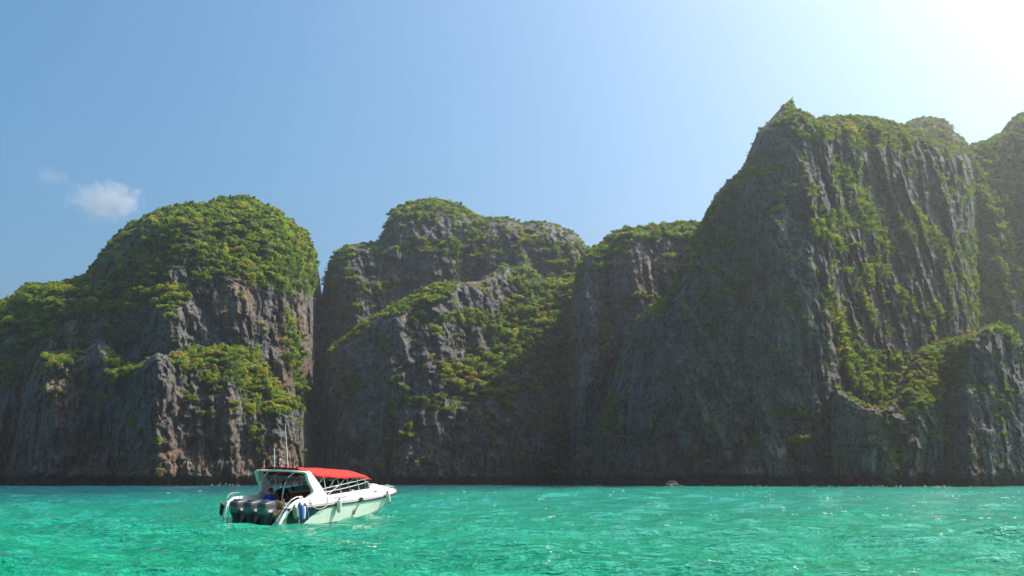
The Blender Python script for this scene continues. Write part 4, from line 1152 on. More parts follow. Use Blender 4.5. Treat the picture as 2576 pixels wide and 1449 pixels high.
# antennas, light mast, flags on the arch
def rod(name, p0, p1, r0, r1, m, parent=boat):
    bm = bmesh.new(); p0 = Vector(p0); p1 = Vector(p1)
    tube(bm, [p0.lerp(p1, t) for t in np.linspace(0, 1, 6)], r0, 7, r1); return bobj(name, bm, m, parent)
WHIP = plain('white_fibreglass', (.70, .72, .68), .4)
rod('antenna', (.29, 1.80, 2.40), (-.06, 1.86, 4.50), .026, .012, WHIP); rod('antenna', (-.47, 1.80, 2.40), (-.57, 1.82, 3.38), .026, .018, WHIP)
mast = rod('light_mast', (-.20, 1.80, 2.38), (-.20, 1.80, 2.82), .018, .015, WHIP)
bm = bmesh.new(); bmesh.ops.create_icosphere(bm, subdivisions=2, radius=.045, matrix=Matrix.Translation((-.20, 1.80, 2.85))); bobj('lamp', bm, WHITEF, mast)
bm = bmesh.new(); tube(bm, [(-.10, 1.82, 2.38), (-.10, 1.82, 2.52), (-.10, 1.82, 2.54), (-.10, 1.82, 2.60)], .028, 8); bobj('horn', bm, WHIP, boat)
bm = bmesh.new(); box(bm, .74, .84, 1.74, 1.84, 2.385, 2.55, .02); bobj('loudhailer', bm, BLACK, boat)
for x, sc_, nm in ((-1.08, 1, 0), (-.21, .9, 1), (.62, 1, 2)):
    fp = rod('flag_pole', (x, 1.78, 2.38), (x + .04, 1.78, 2.86), .009, .007, WHIP)
    bm = bmesh.new(); nx, nz = 7, 11
    vv = [[bm.verts.new((x + .035 - .16 * i / (nx - 1) * (1 - .55 * k / (nz - 1)), 1.78 + .035 * math.sin(i * 1.9 + k * .7), 2.46 + .37 * k / (nz - 1) - .05 * i / (nx - 1))) for i in range(nx)] for k in range(nz)]
    for k in range(nz - 1):
        for i in range(nx - 1):
            f = bm.faces.new((vv[k][i], vv[k][i + 1], vv[k + 1][i + 1], vv[k + 1][i]))
            f.material_index = (0, 1, 2, 2, 1, 0)[i]
    bmesh.ops.solidify(bm, geom=bm.faces[:], thickness=.006)
    bobj('flag', bm, [WHITEF, BLUEF, REDF] if nm != 1 else [REDF, WHITEF, BLUEF], fp)
    bm = bmesh.new()
    for k in range(9):
        a = k * .9; bmesh.ops.create_icosphere(bm, subdivisions=1, radius=.035, matrix=Matrix.Translation((x - .02 + .05 * math.cos(a), 1.78 + .05 * math.sin(a), 2.40 + .012 * k)))
    bobj('garland', bm, ORANGEM if nm == 0 else REDF, fp)

# three outboard motors
def ring(cx, cy, z, hx, hy, n=24, e=3.8, tip=0.0):
    pts = []
    for k in range(n):
        a = 2 * math.pi * k / n
        c, s = math.cos(a), math.sin(a)
        x = math.copysign(abs(c) ** (2 / e), c) * hx; y = math.copysign(abs(s) ** (2 / e), s) * hy
        pts.append((cx + x, cy + y, z + tip * (y / hy)))
    return pts
def glyph_text(txt, size, m, parent, loc, rot, name='lettering'):
    cu = bpy.data.curves.new(name, 'FONT'); cu.body = txt; cu.size = size; cu.extrude = .002; cu.align_x = 'CENTER'; cu.align_y = 'CENTER'
    cu.materials.append(m)
    t = bpy.data.objects.new(name, cu); COL.objects.link(t)
    me = bpy.data.meshes.new_from_object(t.evaluated_get(bpy.context.evaluated_depsgraph_get()))
    bpy.data.objects.remove(t)
    o = bpy.data.objects.new(name, me); o.location = loc; o.rotation_euler = rot
    return link(o, parent)
for x in (-.755, 0.0, .755):
    cy = -.10
    bm = bmesh.new()
    loft(bm, [ring(x, cy + .02, -.75, .05, .16), ring(x, cy + .02, -.30, .09, .20), ring(x, cy + .02, .10, .15, .23), ring(x, cy + .02, .40, .19, .27), ring(x, cy, .58, .24, .36), ring(x, cy, .62, .25, .38)])
    box(bm, x - .17, x + .17, cy + .2, .37, .05, .55, .03)
    motor = bobj('outboard_motor', bm, LEGM, boat, ang=40)
    bm = bmesh.new()
    loft(bm, [ring(x, cy, .60, 0.218, .37, tip=-.01), ring(x, cy, .64, 0.242, .40, tip=-.01), ring(x, cy, .76, 0.265, .435, tip=-.01), ring(x, cy, .882, 0.269, .44, tip=-.01)])
    bobj('lower_cowl', bm, COWL2, motor, ang=40)
    bm = bmesh.new()
    loft(bm, [ring(x, cy, .886, 0.272, .445, tip=-.01), ring(x, cy, .96, 0.267, .435), ring(x, cy, 1.07, 0.254, .41, tip=.01), ring(x, cy, 1.11, 0.233, .375, tip=.012), ring(x, cy, 1.13, .20, .30, tip=.012), ring(x, cy, 1.137, .10, .18, tip=.012)])
    bobj('cowling', bm, COWL, motor, ang=50)
    bm = bmesh.new()
    loft(bm, [ring(x, cy - .08, 1.095, .195, .19, e=2.4), ring(x, cy - .08, 1.15, .195, .19, e=2.4), ring(x, cy - .08, 1.175, .19, .165, e=2.4)])
    bobj('air_intake', bm, BLACK, motor, ang=50)
    bm = bmesh.new(); tube(bm, [(x + (.212 * math.cos(a)), cy - .08 + .205 * math.sin(a), 1.14) for a in np.linspace(0, 6.283, 25)[:-1]], .014, 6, closed=True); bobj('intake_trim', bm, COWL2, motor)
    glyph_text('200', .10, SILVT, motor, (x - .12, cy - .447, .865), (math.radians(90), 0, 0))
    for s in (1, -1):
        bm = bmesh.new(); box(bm, x + s * .270 - .006, x + s * .270 + .006, cy - .22, cy + .05, .70, .80, .003); bobj('side_badge', bm, SILVT, motor)
    bm = bmesh.new(); tube(bm, [(x + .10, .34, .60), (x + .13, .20, .68), (x + .08, .12, .60)], .022, 6); bobj('rigging_hose', bm, BLACK, motor)
    bm = bmesh.new(); tube(bm, [(x + .2, .36, .35), (x + .24, .16, .30), (x + .15, .05, .36)], .018, 6); bobj('rigging_hose', bm, BLACK, motor)

# marks on the hull: emblem and lettering too small to read
def on_hull(u, w, off=.006):
    c, cz, R, Rw = cb(u), cw(u), rb(u), rw(u)
    t = (w - cz) / (Rw - cz)
    xs = np.interp(t, [0, .40, .75, 1], [c, c + (R - c) * .42, c + (R - c) * .8, R])
    return Vector((xs + off, u, w))
bm = bmesh.new()
for poly in ([(5.18, .20), (5.27, .235), (5.42, .235), (5.52, .30), (5.50, .36), (5.46, .44), (5.52, .52), (5.60, .57), (5.68, .645), (5.72, .655), (5.62, .54), (5.54, .47), (5.53, .40), (5.58, .33), (5.55, .26), (5.46, .215), (5.30, .205)],
             [(5.24, .26), (5.30, .33), (5.28, .40), (5.34, .48), (5.42, .52), (5.38, .44), (5.36, .38), (5.42, .33), (5.40, .28), (5.32, .26)]):
    f = bm.faces.new([bm.verts.new(on_hull(*p)) for p in poly])
bmesh.ops.triangulate(bm, faces=bm.faces[:])
bobj('emblem', bm, OLIVE, boat, smooth=False)
def scrawl(name, u0, u1, w0, h, n, m, fn, seed):
    g = random.Random(seed); bm = bmesh.new(); du = (u1 - u0) / n
    for i in range(n):
        a = u0 + i * du + du * .12
        for (x0, z0, x1, z1) in g.sample([(0, 0, .22, 1), (.55, 0, .77, 1), (0, .8, .77, 1), (0, 0, .77, .2), (0, .42, .77, .6)], 3):
            ps = [fn(a + du * x0, w0 + h * z0), fn(a + du * x1, w0 + h * z0), fn(a + du * x1, w0 + h * z1), fn(a + du * x0, w0 + h * z1)]
            bm.faces.new([bm.verts.new(p) for p in ps])
    return bobj(name, bm, m, boat, smooth=False)
scrawl('lettering', 5.10, 5.50, .11, .055, 6, DARKT, on_hull, 3)
scrawl('lettering', 3.56, 4.72, 1.09, .085, 15, GREYT, lambda u, w: Vector((rb(u) - .03 - .04 * (w - rw(u) - .2) + .012, u, w)), 5)
BXF = lambda u, v, w: BM @ Vector((v, u, w))
# ------------------------------------------------------------------ fenders and ropes hanging on the boat
def fender(label, p0, p1, r, body, ends, group=None, rope=True):
    """p0 top, p1 bottom in boat coordinates (u, v, w)"""
    a = BXF(*p0); b = BXF(*p1); d = b - a; L = d.length
    q = d.to_track_quat('-Z', 'Y')
    e = empty('fender', a); e.rotation_mode = 'QUATERNION'; e.rotation_quaternion = q
    def lathe(prof, name, m):
        bm = bmesh.new()
        loft(bm, [[(rr * math.cos(k * .5236), rr * math.sin(k * .5236), z) for k in range(12)] for rr, z in prof])
        return bobj(name, bm, m, e, ang=60)
    lathe([(r * .72, -.115 * L), (r * .93, -.15 * L), (r, -.2 * L), (r, -.5 * L), (r * .99, -.8 * L), (r * .93, -.86 * L), (r * .7, -.9 * L)], 'body', body)
    lathe([(r * .16, .0), (r * .30, -.01 * L), (r * .34, -.06 * L), (r * .72, -.125 * L)], 'end_cap', ends)
    lathe([(r * .72, -.88 * L), (r * .38, -.94 * L), (r * .30, -1.0 * L), (r * .15, -1.01 * L)], 'end_cap', ends)
    if rope:
        bm = bmesh.new(); q_i = q.inverted()
        topw = q_i @ (BXF(p0[0], p0[1] - .17, max(p0[2] + .05, topR(p0[0]) + .02)) - a)
        tube(bm, [(0, 0, 0), topw * .5 + Vector((0, 0, .02)), topw], .008, 5); bobj('lanyard', bm, PALE, e)
    tag(e, label, 'fender', group)
    return e
fender('white fender with navy ends hanging at the middle of the hull side', (3.83, 1.76, 1.10), (3.84, 1.74, .44), .115, FWHITE, FNAVY)
fender('white fender with navy ends hanging near the bow', (8.80, 1.26, 1.17), (9.10, 1.20, .53), .115, FWHITE, FNAVY)
fender('white fender lying tilted on the rubbing strake', (6.42, 1.52, 1.16), (5.74, 1.68, .93), .115, FWHITE, BLACK, rope=False)
fender('grimy beige fender, aftmost of the bunch on the starboard quarter', (.50, 1.76, 1.02), (.68, 1.74, .40), .115, FBEIGE, FBEIGE)
fender('thick blue fender with a blue cap in the quarter bunch', (.82, 1.78, 1.10), (1.00, 1.76, .34), .115, FBLUE, FBLUE)
fender('white fender between two blue fenders on the starboard quarter', (1.10, 1.80, .98), (1.14, 1.78, .30), .085, FWHITE, FNAVY)
fender('slim blue fender, foremost of the bunch on the starboard quarter', (1.20, 1.76, 1.05), (1.52, 1.74, .30), .085, FBLUE, FNAVY)
fender('black fender on the far side of the port quarter', (-.10, -1.68, 1.0), (-.16, -1.66, .42), .10, BLACK, BLACK)

def rope(label, pts, r, m, cat='rope', name='rope'):
    bm = bmesh.new()
    P_ = [BXF(*p) for p in pts]
    # smooth the path
    def cat_rom(P_, n=6):
        out = []
        for i in range(len(P_) - 1):
            p0, p1, p2, p3 = P_[max(i - 1, 0)], P_[i], P_[i + 1], P_[min(i + 2, len(P_) - 1)]
            for k in range(n):
                t = k / n
                out.append(.5 * ((2 * p1) + (p2 - p0) * t + (2 * p0 - 5 * p1 + 4 * p2 - p3) * t * t + (3 * p1 - p0 - 3 * p2 + p3) * t ** 3))
        return out + [P_[-1]]
    tube(bm, cat_rom(P_), r, 6)
    o = bobj(name, bm, m)
    tag(o, label, cat); return o
rope('pale mooring rope looping under the rubbing strake', [(1.80, 1.56, 1.20), (1.85, 1.66, .90), (2.1, 1.70, .76), (2.46, 1.70, .70), (2.85, 1.70, .78), (3.05, 1.68, .92), (3.1, 1.60, 1.2)], .016, PALE)
rope('frayed pale rope tail dangling below the beige fender', [(.58, 1.86, .95), (.62, 1.90, .7), (.68, 1.88, .45), (.74, 1.84, .2), (.70, 1.80, .02), (.82, 1.80, .04), (.80, 1.82, .3), (.72, 1.84, .42)], .014, PALE)
# the heap of tan anchor rope slung over the starboard quarter
bm = bmesh.new(); g = random.Random(4)
for k in range(16):
    c = Vector((.95 + g.uniform(-.12, .16), .50 + g.uniform(-.10, .12), 1.10 - .02 * k + g.uniform(-.05, .05)))
    rx, rz, ph = g.uniform(.06, .12), g.uniform(.22, .38), g.uniform(0, 6)
    tube(bm, [BM @ (c + Vector((rx * math.cos(a + ph), .07 * math.sin(2 * a + k) , -rz * .7 + rz * math.sin(a + ph)))) for a in np.linspace(0, 6.283, 15)[:-1]], .020, 5, closed=True)
o = bobj('rope_coil', bm, TAN); tag(o, 'tangled tan anchor rope piled at the stern beside the motors', 'rope coil')
bm = bmesh.new()
for k in range(9):
    c = Vector((1.14 + g.uniform(-.05, .06), .02 + g.uniform(-.06, .22), .52 + .05 * k * .5 + g.uniform(-.04, .04)))
    r_ = g.uniform(.06, .12); ph = g.uniform(0, 6)
    tube(bm, [BM @ (c + Vector((r_ * math.cos(a), r_ * math.sin(a), .05 * math.sin(a * 2 + ph)))) for a in np.linspace(0, 6.283, 13)[:-1]], .018, 5, closed=True)
o = bobj('rope_coil', bm, TAN); tag(o, 'small tan rope coil low on the starboard quarter', 'rope coil')

# ------------------------------------------------------------------ people
SKINM = plain('brown_skin', (.26, .14, .085), .55, .4, vary=.06); HAIRM = plain('black_hair', (.010, .009, .009), .5)
def cloth(nm, c): return plain(nm, c, .85, .2, vary=.14, scale=6)
BLUESH = cloth('blue_shirt', (.012, .055, .36)); DARKSH = cloth('black_shirt', (.014, .015, .018)); GREYSH = cloth('grey_shirt', (.34, .33, .31)); OCHRE = cloth('ochre_vest', (.30, .20, .03)); BROWNSH = cloth('brown_shirt', (.13, .07, .045)); LILAC = cloth('lilac_shirt', (.22, .20, .30))
NAVYP = cloth('navy_trousers', (.02, .035, .09)); KHAKI = cloth('khaki_shorts', (.20, .16, .10)); DARKP = cloth('dark_trousers', (.02, .02, .024))
EYEW = plain('eye_white', (.75, .75, .72), .3)

def person(label, loc, yaw, pose, shirt, pants, hair=HAIRM, cap=None, hscale=1.0):
    V = []; R = []; E = []; G = []
    def j(p, r, g_, par=None):
        V.append(p); R.append(r); G.append(g_)
        if par is not None: E.append((par, len(V) - 1))
        return len(V) - 1
    if pose == 'stand':
        pel = j((0, 0, .93), (.15, .11), 'p'); bel = j((0, .01, 1.08), (.15, .115), 's', pel); che = j((0, 0, 1.27), (.175, .125), 's', bel)
        nb = j((0, -.01, 1.43), (.085, .075), 's', che); nk = j((0, .01, 1.50), (.055, .055), 'k', nb); h1 = j((0, .035, 1.57), (.078, .085), 'k', nk); h2 = j((0, .03, 1.66), (.085, .10), 'k', h1); j((0, .02, 1.72), (.06, .075), 'k', h2)
        j((0, .135, 1.60), (.016, .014), 'k', h1)
        arms = {s: [(s * .20, -.01, 1.39), (s * .27, .02, 1.13), (s * .22, .22, 1.00), (s * .19, .30, 1.02)] for s in (1, -1)}
        legs = {s: [(s * .09, 0, .86), (s * .11, .03, .48), (s * .11, -.01, .08), (s * .12, .15, .035)] for s in (1, -1)}
    else:
        ln = .10 if pose == 'sit' else .02
        pel = j((0, 0, .10), (.16, .13), 'p'); bel = j((0, ln * .3, .26), (.15, .12), 's', pel); che = j((0, ln, .46), (.175, .125), 's', bel)
        nb = j((0, ln * 1.3, .62), (.085, .075), 's', che); nk = j((0, ln * 1.6, .68), (.055, .055), 'k', nb); h1 = j((0, ln * 1.8 + .03, .75), (.078, .085), 'k', nk); h2 = j((0, ln * 1.9 + .02, .84), (.085, .10), 'k', h1); j((0, ln * 1.9, .90), (.06, .075), 'k', h2)
        j((0, ln * 1.8 + .13, .775), (.016, .014), 'k', h1)
        arms = {s: [(s * .20, ln * 1.2, .575), (s * .29, .12, .33), (s * .17, .36, .24), (s * .12, .43, .25)] for s in (1, -1)}
        legs = {s: [(s * .10, .06, .09), (s * .14, .45, .11), (s * .14, .46, -.30), (s * .15, .62, -.345)] for s in (1, -1)}
    for s in (1, -1):
        a = arms[s]
        sh = j(a[0], (.072, .07), 's', che); el = j(a[1], (.05, .05), 's', sh); wr = j(a[2], (.034, .03), 'k', el); pm = j(a[3], (.04, .022), 'k', wr)
        d = (Vector(a[3]) - Vector(a[2])).normalized(); side = d.cross(Vector((0, 0, 1))).normalized()
        for k, (off, ln_) in enumerate(((-.030, .060), (-.010, .072), (.010, .068), (.028, .052))):
            b0 = Vector(a[3]) + side * off + d * .03
            f1 = j(tuple(b0), (.010, .010), 'k', pm); f2 = j(tuple(b0 + d * ln_ * .55), (.009, .009), 'k', f1); j(tuple(b0 + d * ln_ * .9 + Vector((0, 0, -.02))), (.008, .008), 'k', f2)
        tb = Vector(a[3]) - d * .02 + side * (-.035 * s) ; t1 = j(tuple(tb), (.011, .011), 'k', pm); j(tuple(tb + d * .035 + side * (-.02 * s)), (.009, .009), 'k', t1)
        l = legs[s]
        hp = j(l[0], (.105, .105), 'p', pel); kn = j(l[1], (.066, .066), 'p', hp); an = j(l[2], (.042, .045), 'k', kn); j(l[3], (.040, .028), 'k', an)
    me = bpy.data.meshes.new('body'); me.from_pydata(V, E, []); me.update()
    tmp = bpy.data.objects.new('body', me); COL.objects.link(tmp)
    md = tmp.modifiers.new('skin', 'SKIN'); md.use_smooth_shade = True
    for i, d in enumerate(me.skin_vertices[0].data): d.radius = R[i]; d.use_root = (i == 0)
    sb = tmp.modifiers.new('sub', 'SUBSURF'); sb.levels = 1; sb.render_levels = 1
    dg = bpy.context.evaluated_depsgraph_get()
    nm = bpy.data.meshes.new_from_object(tmp.evaluated_get(dg))
    bpy.data.objects.remove(tmp)
    nm.materials.clear()
    for mm in (SKINM, shirt, pants): nm.materials.append(mm)
    pts = []; gg = []
    for a, b in E:
        for t in (.15, .5, .85): pts.append(np.array(V[a]) * (1 - t) + np.array(V[b]) * t); gg.append(G[b] if t > .3 else G[a])
    pts = np.array(pts)
    cen = np.zeros(len(nm.polygons) * 3, np.float32); nm.polygons.foreach_get('center', cen); cen = cen.reshape(-1, 3)
    near = ((cen[:, None] - pts[None]) ** 2).sum(-1).argmin(1)
    nm.polygons.foreach_set('material_index', np.array([{'k': 0, 's': 1, 'p': 2}[gg[i]] for i in near], np.int32))
    nm.polygons.foreach_set('use_smooth', np.ones(len(nm.polygons), bool))
    nm.name = 'person'
    o = bpy.data.objects.new('person', nm)
    o.matrix_world = BM @ Matrix.Translation((loc[1], loc[0], loc[2])) @ Matrix.Rotation(yaw, 4, 'Z') @ Matrix.Scale(hscale, 4)
    link(o)
    hd = Vector(V[h2])
    # hair over the crown and back of the head
    bm = bmesh.new(); bmesh.ops.create_uvsphere(bm, u_segments=14, v_segments=10, radius=1.0)
    for v in list(bm.verts):
        if v.co.z < -.15 and v.co.y > -.2 or v.co.z < -.75 or (v.co.y > .55 and v.co.z < .35): bm.verts.remove(v)
    for v in bm.verts:
        k = 1 + .05 * math.sin(v.co.x * 13 + v.co.y * 9) * math.cos(v.co.z * 11)
        v.co = hd + Vector((v.co.x * .098 * k, v.co.y * .118 * k - .012, v.co.z * .115 * k + .01))
    bobj('hair', bm, hair, o)
    for s in (1, -1):
        bm = bmesh.new(); bmesh.ops.create_icosphere(bm, subdivisions=1, radius=.012, matrix=Matrix.Translation(hd + Vector((s * .032, .098, -.02)))); bobj('eye', bm, EYEW, o)
        bm = bmesh.new(); bmesh.ops.create_icosphere(bm, subdivisions=1, radius=.022, matrix=Matrix.Translation(hd + Vector((s * .088, .0, -.03)))); bobj('ear', bm, SKINM, o)
    bm = bmesh.new(); box(bm, hd.x - .022, hd.x + .022, hd.y + .088, hd.y + .094, hd.z - .085, hd.z - .078); bobj('mouth', bm, BROWNSH, o)
    if cap:
        bm = bmesh.new()
        loft(bm, [[(hd.x + r_ * math.cos(k * .524), hd.y + r_ * 1.12 * math.sin(k * .524) - .005, hd.z + z) for k in range(12)] for r_, z in ((.108, .015), (.106, .06), (.085, .105), (.04, .128))])
        box(bm, hd.x - .07, hd.x + .07, hd.y + .09, hd.y + .20, hd.z + .015, hd.z + .027, .004)
        bobj('cap', bm, cap, o)
    tag(o, label, 'person')
    return o
pb = person('person in a bright blue shirt sitting at the stern with their back to us', (1.66, -.62, .62), 0.15, 'sit', BLUESH, NAVYP)
bm = bmesh.new(); g = random.Random(9)
for i in range(7):
    x0 = -.135 + i * .036
    for (dx, z0, z1) in ((0, .40, .455), (.018, .40, .43)):
        box(bm, x0 + dx, x0 + dx + .012, -.075, -.058, z0 + g.uniform(0, .008), z1)
bobj('lettering', bm, WHITEF, pb)
person('person in dark clothes standing between the two grab posts under the canopy', (2.45, -.40, .105), .1, 'stand', DARKSH, DARKP)
person('person in a lilac cap sitting low behind the starboard leg of the arch', (2.70, .92, .56), -.3, 'upright', BROWNSH, KHAKI, cap=LILAC, hscale=.98)
person('person with black hair and pale grey shirt on the starboard bench under the canopy', (5.75, .70, .72), 0, 'upright', GREYSH, KHAKI, hscale=1.08)
person('person in an ochre top on the middle bench under the canopy', (4.75, .42, .72), .1, 'upright', OCHRE, NAVYP, hscale=1.05)
person('person in a brown shirt seated well forward on the port side under the canopy', (5.70, -.45, .76), 0, 'upright', BROWNSH, DARKP, hscale=1.08)

# ------------------------------------------------------------------ buoys, tide rock, foam
BUOY = plain('faded_orange_buoy', (.62, .16, .08), .5, vary=.15)
for label, px, py in (('pink orange mooring buoy close under the left cliff, farther left of two', 202, 1220.5), ('orange mooring buoy nearer the boat, right of the other buoy', 288, 1226.5)):
    x, y, z = ray(px, py); t = -(CAMH - .15) / z
    p = Vector((x * t, y * t, 0.0)); R = .00082 * y * t
    e = empty('mooring_buoy', p)
    bm = bmesh.new(); loft(bm, [[(rr * R * math.cos(k * .45), rr * R * math.sin(k * .45), zz * R) for k in range(14)] for rr, zz in ((.3, -.8), (.75, -.55), (.98, -.1), (1, .2), (.86, .62), (.5, .92), (.2, 1.02))])
    bobj('float', bm, BUOY, e, ang=70)
    bm = bmesh.new(); tube(bm, [(.2 * R * math.cos(a), 0, R * (1.1 + .16 * math.sin(a))) for a in np.linspace(0, 6.283, 11)[:-1]], .05 * R, 5, closed=True); bobj('mooring_ring', bm, STEEL, e)
    tag(e, label, 'buoy', 'mooring buoys')

def foam_material():
    m, nt, out = mat('sea_foam')
    geo = N(nt, 'ShaderNodeNewGeometry')
    n = noise(nt, geo.outputs['Position'], 3.5, 5, .7)
    c = ramp(nt, n, [(.3, (.45, .55, .55)), (.6, (.80, .84, .84))])
    b = N(nt, 'ShaderNodeBsdfPrincipled'); lk(nt, c, b.inputs['Base Color']); b.inputs['Roughness'].default_value = .7
    b.inputs['Subsurface Weight'].default_value = 0.0
    t = N(nt, 'ShaderNodeBsdfTransparent')
    mx = N(nt, 'ShaderNodeMixShader'); lk(nt, ramp(nt, n, [(.42, 0.0), (.60, 1.0)]), mx.inputs[0])
    lk(nt, t.outputs[0], mx.inputs[1]); lk(nt, b.outputs[0], mx.inputs[2]); lk(nt, mx.outputs[0], out.inputs['Surface'])
    return m
FOAM = foam_material()
def foam_heap(label, blobs, seed, sc=1.0):
    """lumps and droplets of broken water: (world x, y, z, rx, ry, rz, count)"""
    g = np.random.default_rng(seed); bm = bmesh.new()
    for (x, y, z, rx, ry, rz, n) in blobs:
        for _ in range(n):
            d = g.normal(size=3) * .5
            r = sc * g.uniform(.25, 1.0) ** 2
            bmesh.ops.create_icosphere(bm, subdivisions=1, radius=1.0, matrix=Matrix.Translation((x + d[0] * rx, y + d[1] * ry, z + abs(d[2]) * rz)) @ Matrix.Diagonal((r * 1.5, r * 1.5, r * .8, 1)))
    o = bobj('sea_foam', bm, FOAM); tag(o, label, kind='stuff'); return o
bw = BXF(9.35, .55, 0); 
foam_heap('white spray where the bow cuts the water', [(bw.x, bw.y, .0, 1.1, 1.0, .22, 170), (bw.x + .6, bw.y - .4, -.03, 1.0, .8, .06, 90)], 1, .05)
st = BXF(.1, 1.75, 0); s2 = BXF(1.2, 1.8, 0); s3 = BXF(2.2, 1.75, 0)
foam_heap('thin foam along the starboard waterline', [(st.x, st.y, -.02, .5, .5, .04, 26), (s2.x, s2.y, -.02, .5, .6, .04, 16), (s3.x, s3.y, -.02, .4, .5, .04, 12)], 2, .05)
m1 = BXF(-.75, 0, 0)
foam_heap('small churned foam behind the motors', [(m1.x, m1.y, -.02, 1.4, .5, .04, 34)], 3, .05)
# rock awash under the right crag
Yr = 300.0; xr = (1680 - CX) / FPX * Yr
bm = bmesh.new(); bmesh.ops.create_icosphere(bm, subdivisions=4, radius=1.0)
co = np.array([v.co[:] for v in bm.verts]); d = fbm(co[:, 0] * 1.4 + 3, co[:, 1] * 1.4, co[:, 2] * 1.4, 4)
for v, k in zip(bm.verts, d):
    c = v.co * (1 + .5 * float(k)); v.co = Vector((c.x * 2.6 + (.9 if c.z < .2 else -.5 * c.z), c.y * 2.0, c.z * 1.9))
wet = plain('wet_rock', (.030, .029, .025), .8, .2, vary=.4, scale=.8)
o = bobj('tide_rock', bm, wet, matrix=Matrix.Translation((xr, Yr, .1))); tag(o, 'small dark rock awash with white surf below the right crag', 'rock')
foam_heap('white surf breaking over the small rock', [(xr - .4, Yr - 2.6, .0, 2.4, .6, .9, 60), (xr + 4.5, Yr - 2, .0, 2.5, .8, .3, 40), (xr + 15, Yr + 2, .0, 6, 1.0, .3, 50)], 5, .20)
g = np.random.default_rng(5)
def shore(px0, px1, Y0, Y1, n, lab, seed, s=.28):
    blobs = []
    gg = np.random.default_rng(seed)
    for k in range(n):
        t = gg.uniform(); px = px0 + (px1 - px0) * t; Y = Y0 + (Y1 - Y0) * t - gg.uniform(1, 5)
        blobs.append(((px - CX) / FPX * Y / math.cos(PITCH), Y, .1, 4.0, 1.2, .5, 5))
    foam_heap(lab, blobs, seed, s)
shore(1330, 1500, 424, 385, 10, 'broken white water along the foot of the middle cliff', 21)
shore(1740, 2400, 322, 280, 24, 'broken white water along the foot of the right cliffs', 22)
shore(560, 740, 372, 396, 8, 'broken white water along the foot of the left cliff', 23, .25)

# ------------------------------------------------------------------ clouds
def cloud(label, px, py, wpx, hpx, Y, dens, seed):
    c = Vector(at(np.array(float(px)), np.array(float(py)), Y)); S = Y / FPX
    W, H = wpx * S / 2, hpx * S / 2
    g = np.random.default_rng(seed)
    bm = bmesh.new(); bmesh.ops.create_icosphere(bm, subdivisions=4, radius=1.0)
    co = np.array([v.co[:] for v in bm.verts]); d = fbm(co[:, 0] * 1.6 + seed, co[:, 1] * 1.6, co[:, 2] * 1.6, 3)
    for v, k in zip(bm.verts, d): v.co = Vector((v.co.x * W, v.co.y * W * .6, v.co.z * H)) * (1.0 + .35 * float(k))
    m, nt, out = mat('cloud_vapour')
    tc = N(nt, 'ShaderNodeTexCoord'); ob = tc.outputs['Object']
    nrm = mapping(nt, ob, (1 / W, 1 / (W * .6), 1 / H))
    ln = N(nt, 'ShaderNodeVectorMath', operation='LENGTH'); lk(nt, nrm, ln.inputs[0])
    n = noise(nt, mapping(nt, ob, (1 / W, 1 / W, 1 / W), (seed, seed * .3, 0)), 2.6, 6, .62, .4)
    f = math_n(nt, 'SUBTRACT', math_n(nt, 'MULTIPLY', n, 1.75), math_n(nt, 'MULTIPLY', ln.outputs['Value'], .72))
    f = math_n(nt, 'SUBTRACT', f, .34)
    f = math_n(nt, 'MAXIMUM', f, 0.0)
    pv = N(nt, 'ShaderNodeVolumePrincipled'); pv.inputs['Color'].default_value = (1, 1, 1, 1); pv.inputs['Anisotropy'].default_value = .3
    lk(nt, math_n(nt, 'MULTIPLY', f, dens), pv.inputs['Density'])
    lk(nt, pv.outputs[0], out.inputs['Volume'])
    o = bobj('cloud', bm, m, matrix=Matrix.Translation(c)); tag(o, label, 'cloud')
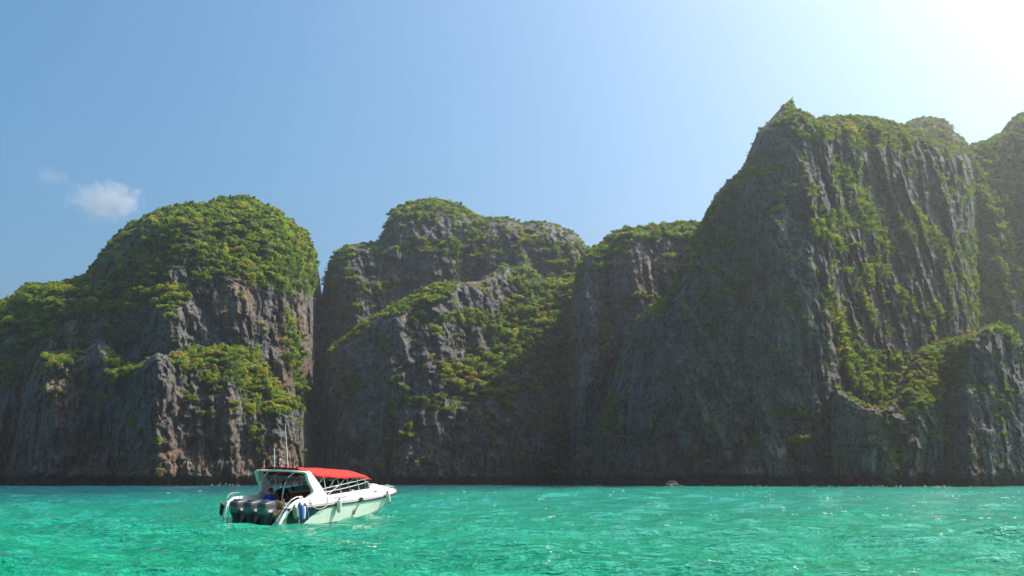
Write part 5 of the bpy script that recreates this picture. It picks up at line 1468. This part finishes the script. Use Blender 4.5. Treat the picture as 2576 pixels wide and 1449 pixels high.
cloud('small white puffy cloud above the left headland', 270, 508, 262, 142, 5200.0, .011, 3)
cloud('faint thin wisp of cloud left of the puffy cloud', 130, 445, 170, 60, 5200.0, .0025, 8)

# white flecks added in place of sun glints, mostly on the right of the bay
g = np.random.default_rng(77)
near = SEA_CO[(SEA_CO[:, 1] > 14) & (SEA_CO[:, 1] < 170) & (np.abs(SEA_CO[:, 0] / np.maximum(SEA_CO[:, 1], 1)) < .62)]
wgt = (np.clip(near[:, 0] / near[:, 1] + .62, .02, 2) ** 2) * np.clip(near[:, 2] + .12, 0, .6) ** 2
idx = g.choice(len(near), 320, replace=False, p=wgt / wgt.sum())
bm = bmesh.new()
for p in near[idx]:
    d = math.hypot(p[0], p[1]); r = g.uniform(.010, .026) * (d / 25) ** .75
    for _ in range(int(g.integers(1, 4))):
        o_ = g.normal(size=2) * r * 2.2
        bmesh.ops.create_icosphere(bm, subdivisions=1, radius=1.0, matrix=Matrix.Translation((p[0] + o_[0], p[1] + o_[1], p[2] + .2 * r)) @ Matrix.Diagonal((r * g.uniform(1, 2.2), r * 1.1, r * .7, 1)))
FLECK = plain('white_glint', (.85, .87, .85), .4, .5)
o = bobj('glint_flecks', bm, FLECK); tag(o, 'tiny white flecks standing in for sun glints on the waves', kind='stuff')

# ------------------------------------------------------------------ sea haze filling the bay
bm = bmesh.new()
bmesh.ops.create_cube(bm, size=1.0)
for v in bm.verts:
    v.co = Vector((v.co.x * 4800, v.co.y * 4800, -5.0 if v.co.z < 0 else 330.0))
me = bpy.data.meshes.new('haze'); bm.to_mesh(me); bm.free()
m, nt, out = mat('haze_air')
pv = N(nt, 'ShaderNodeVolumePrincipled')
pv.inputs['Color'].default_value = (1.0, .99, .97, 1)
pv.inputs['Density'].default_value = 0.00018
pv.inputs['Anisotropy'].default_value = 0.7
lk(nt, pv.outputs[0], out.inputs['Volume'])
me.materials.append(m)
tag(link(bpy.data.objects.new('haze', me)), 'thin sunlit haze filling the bay', kind='stuff')
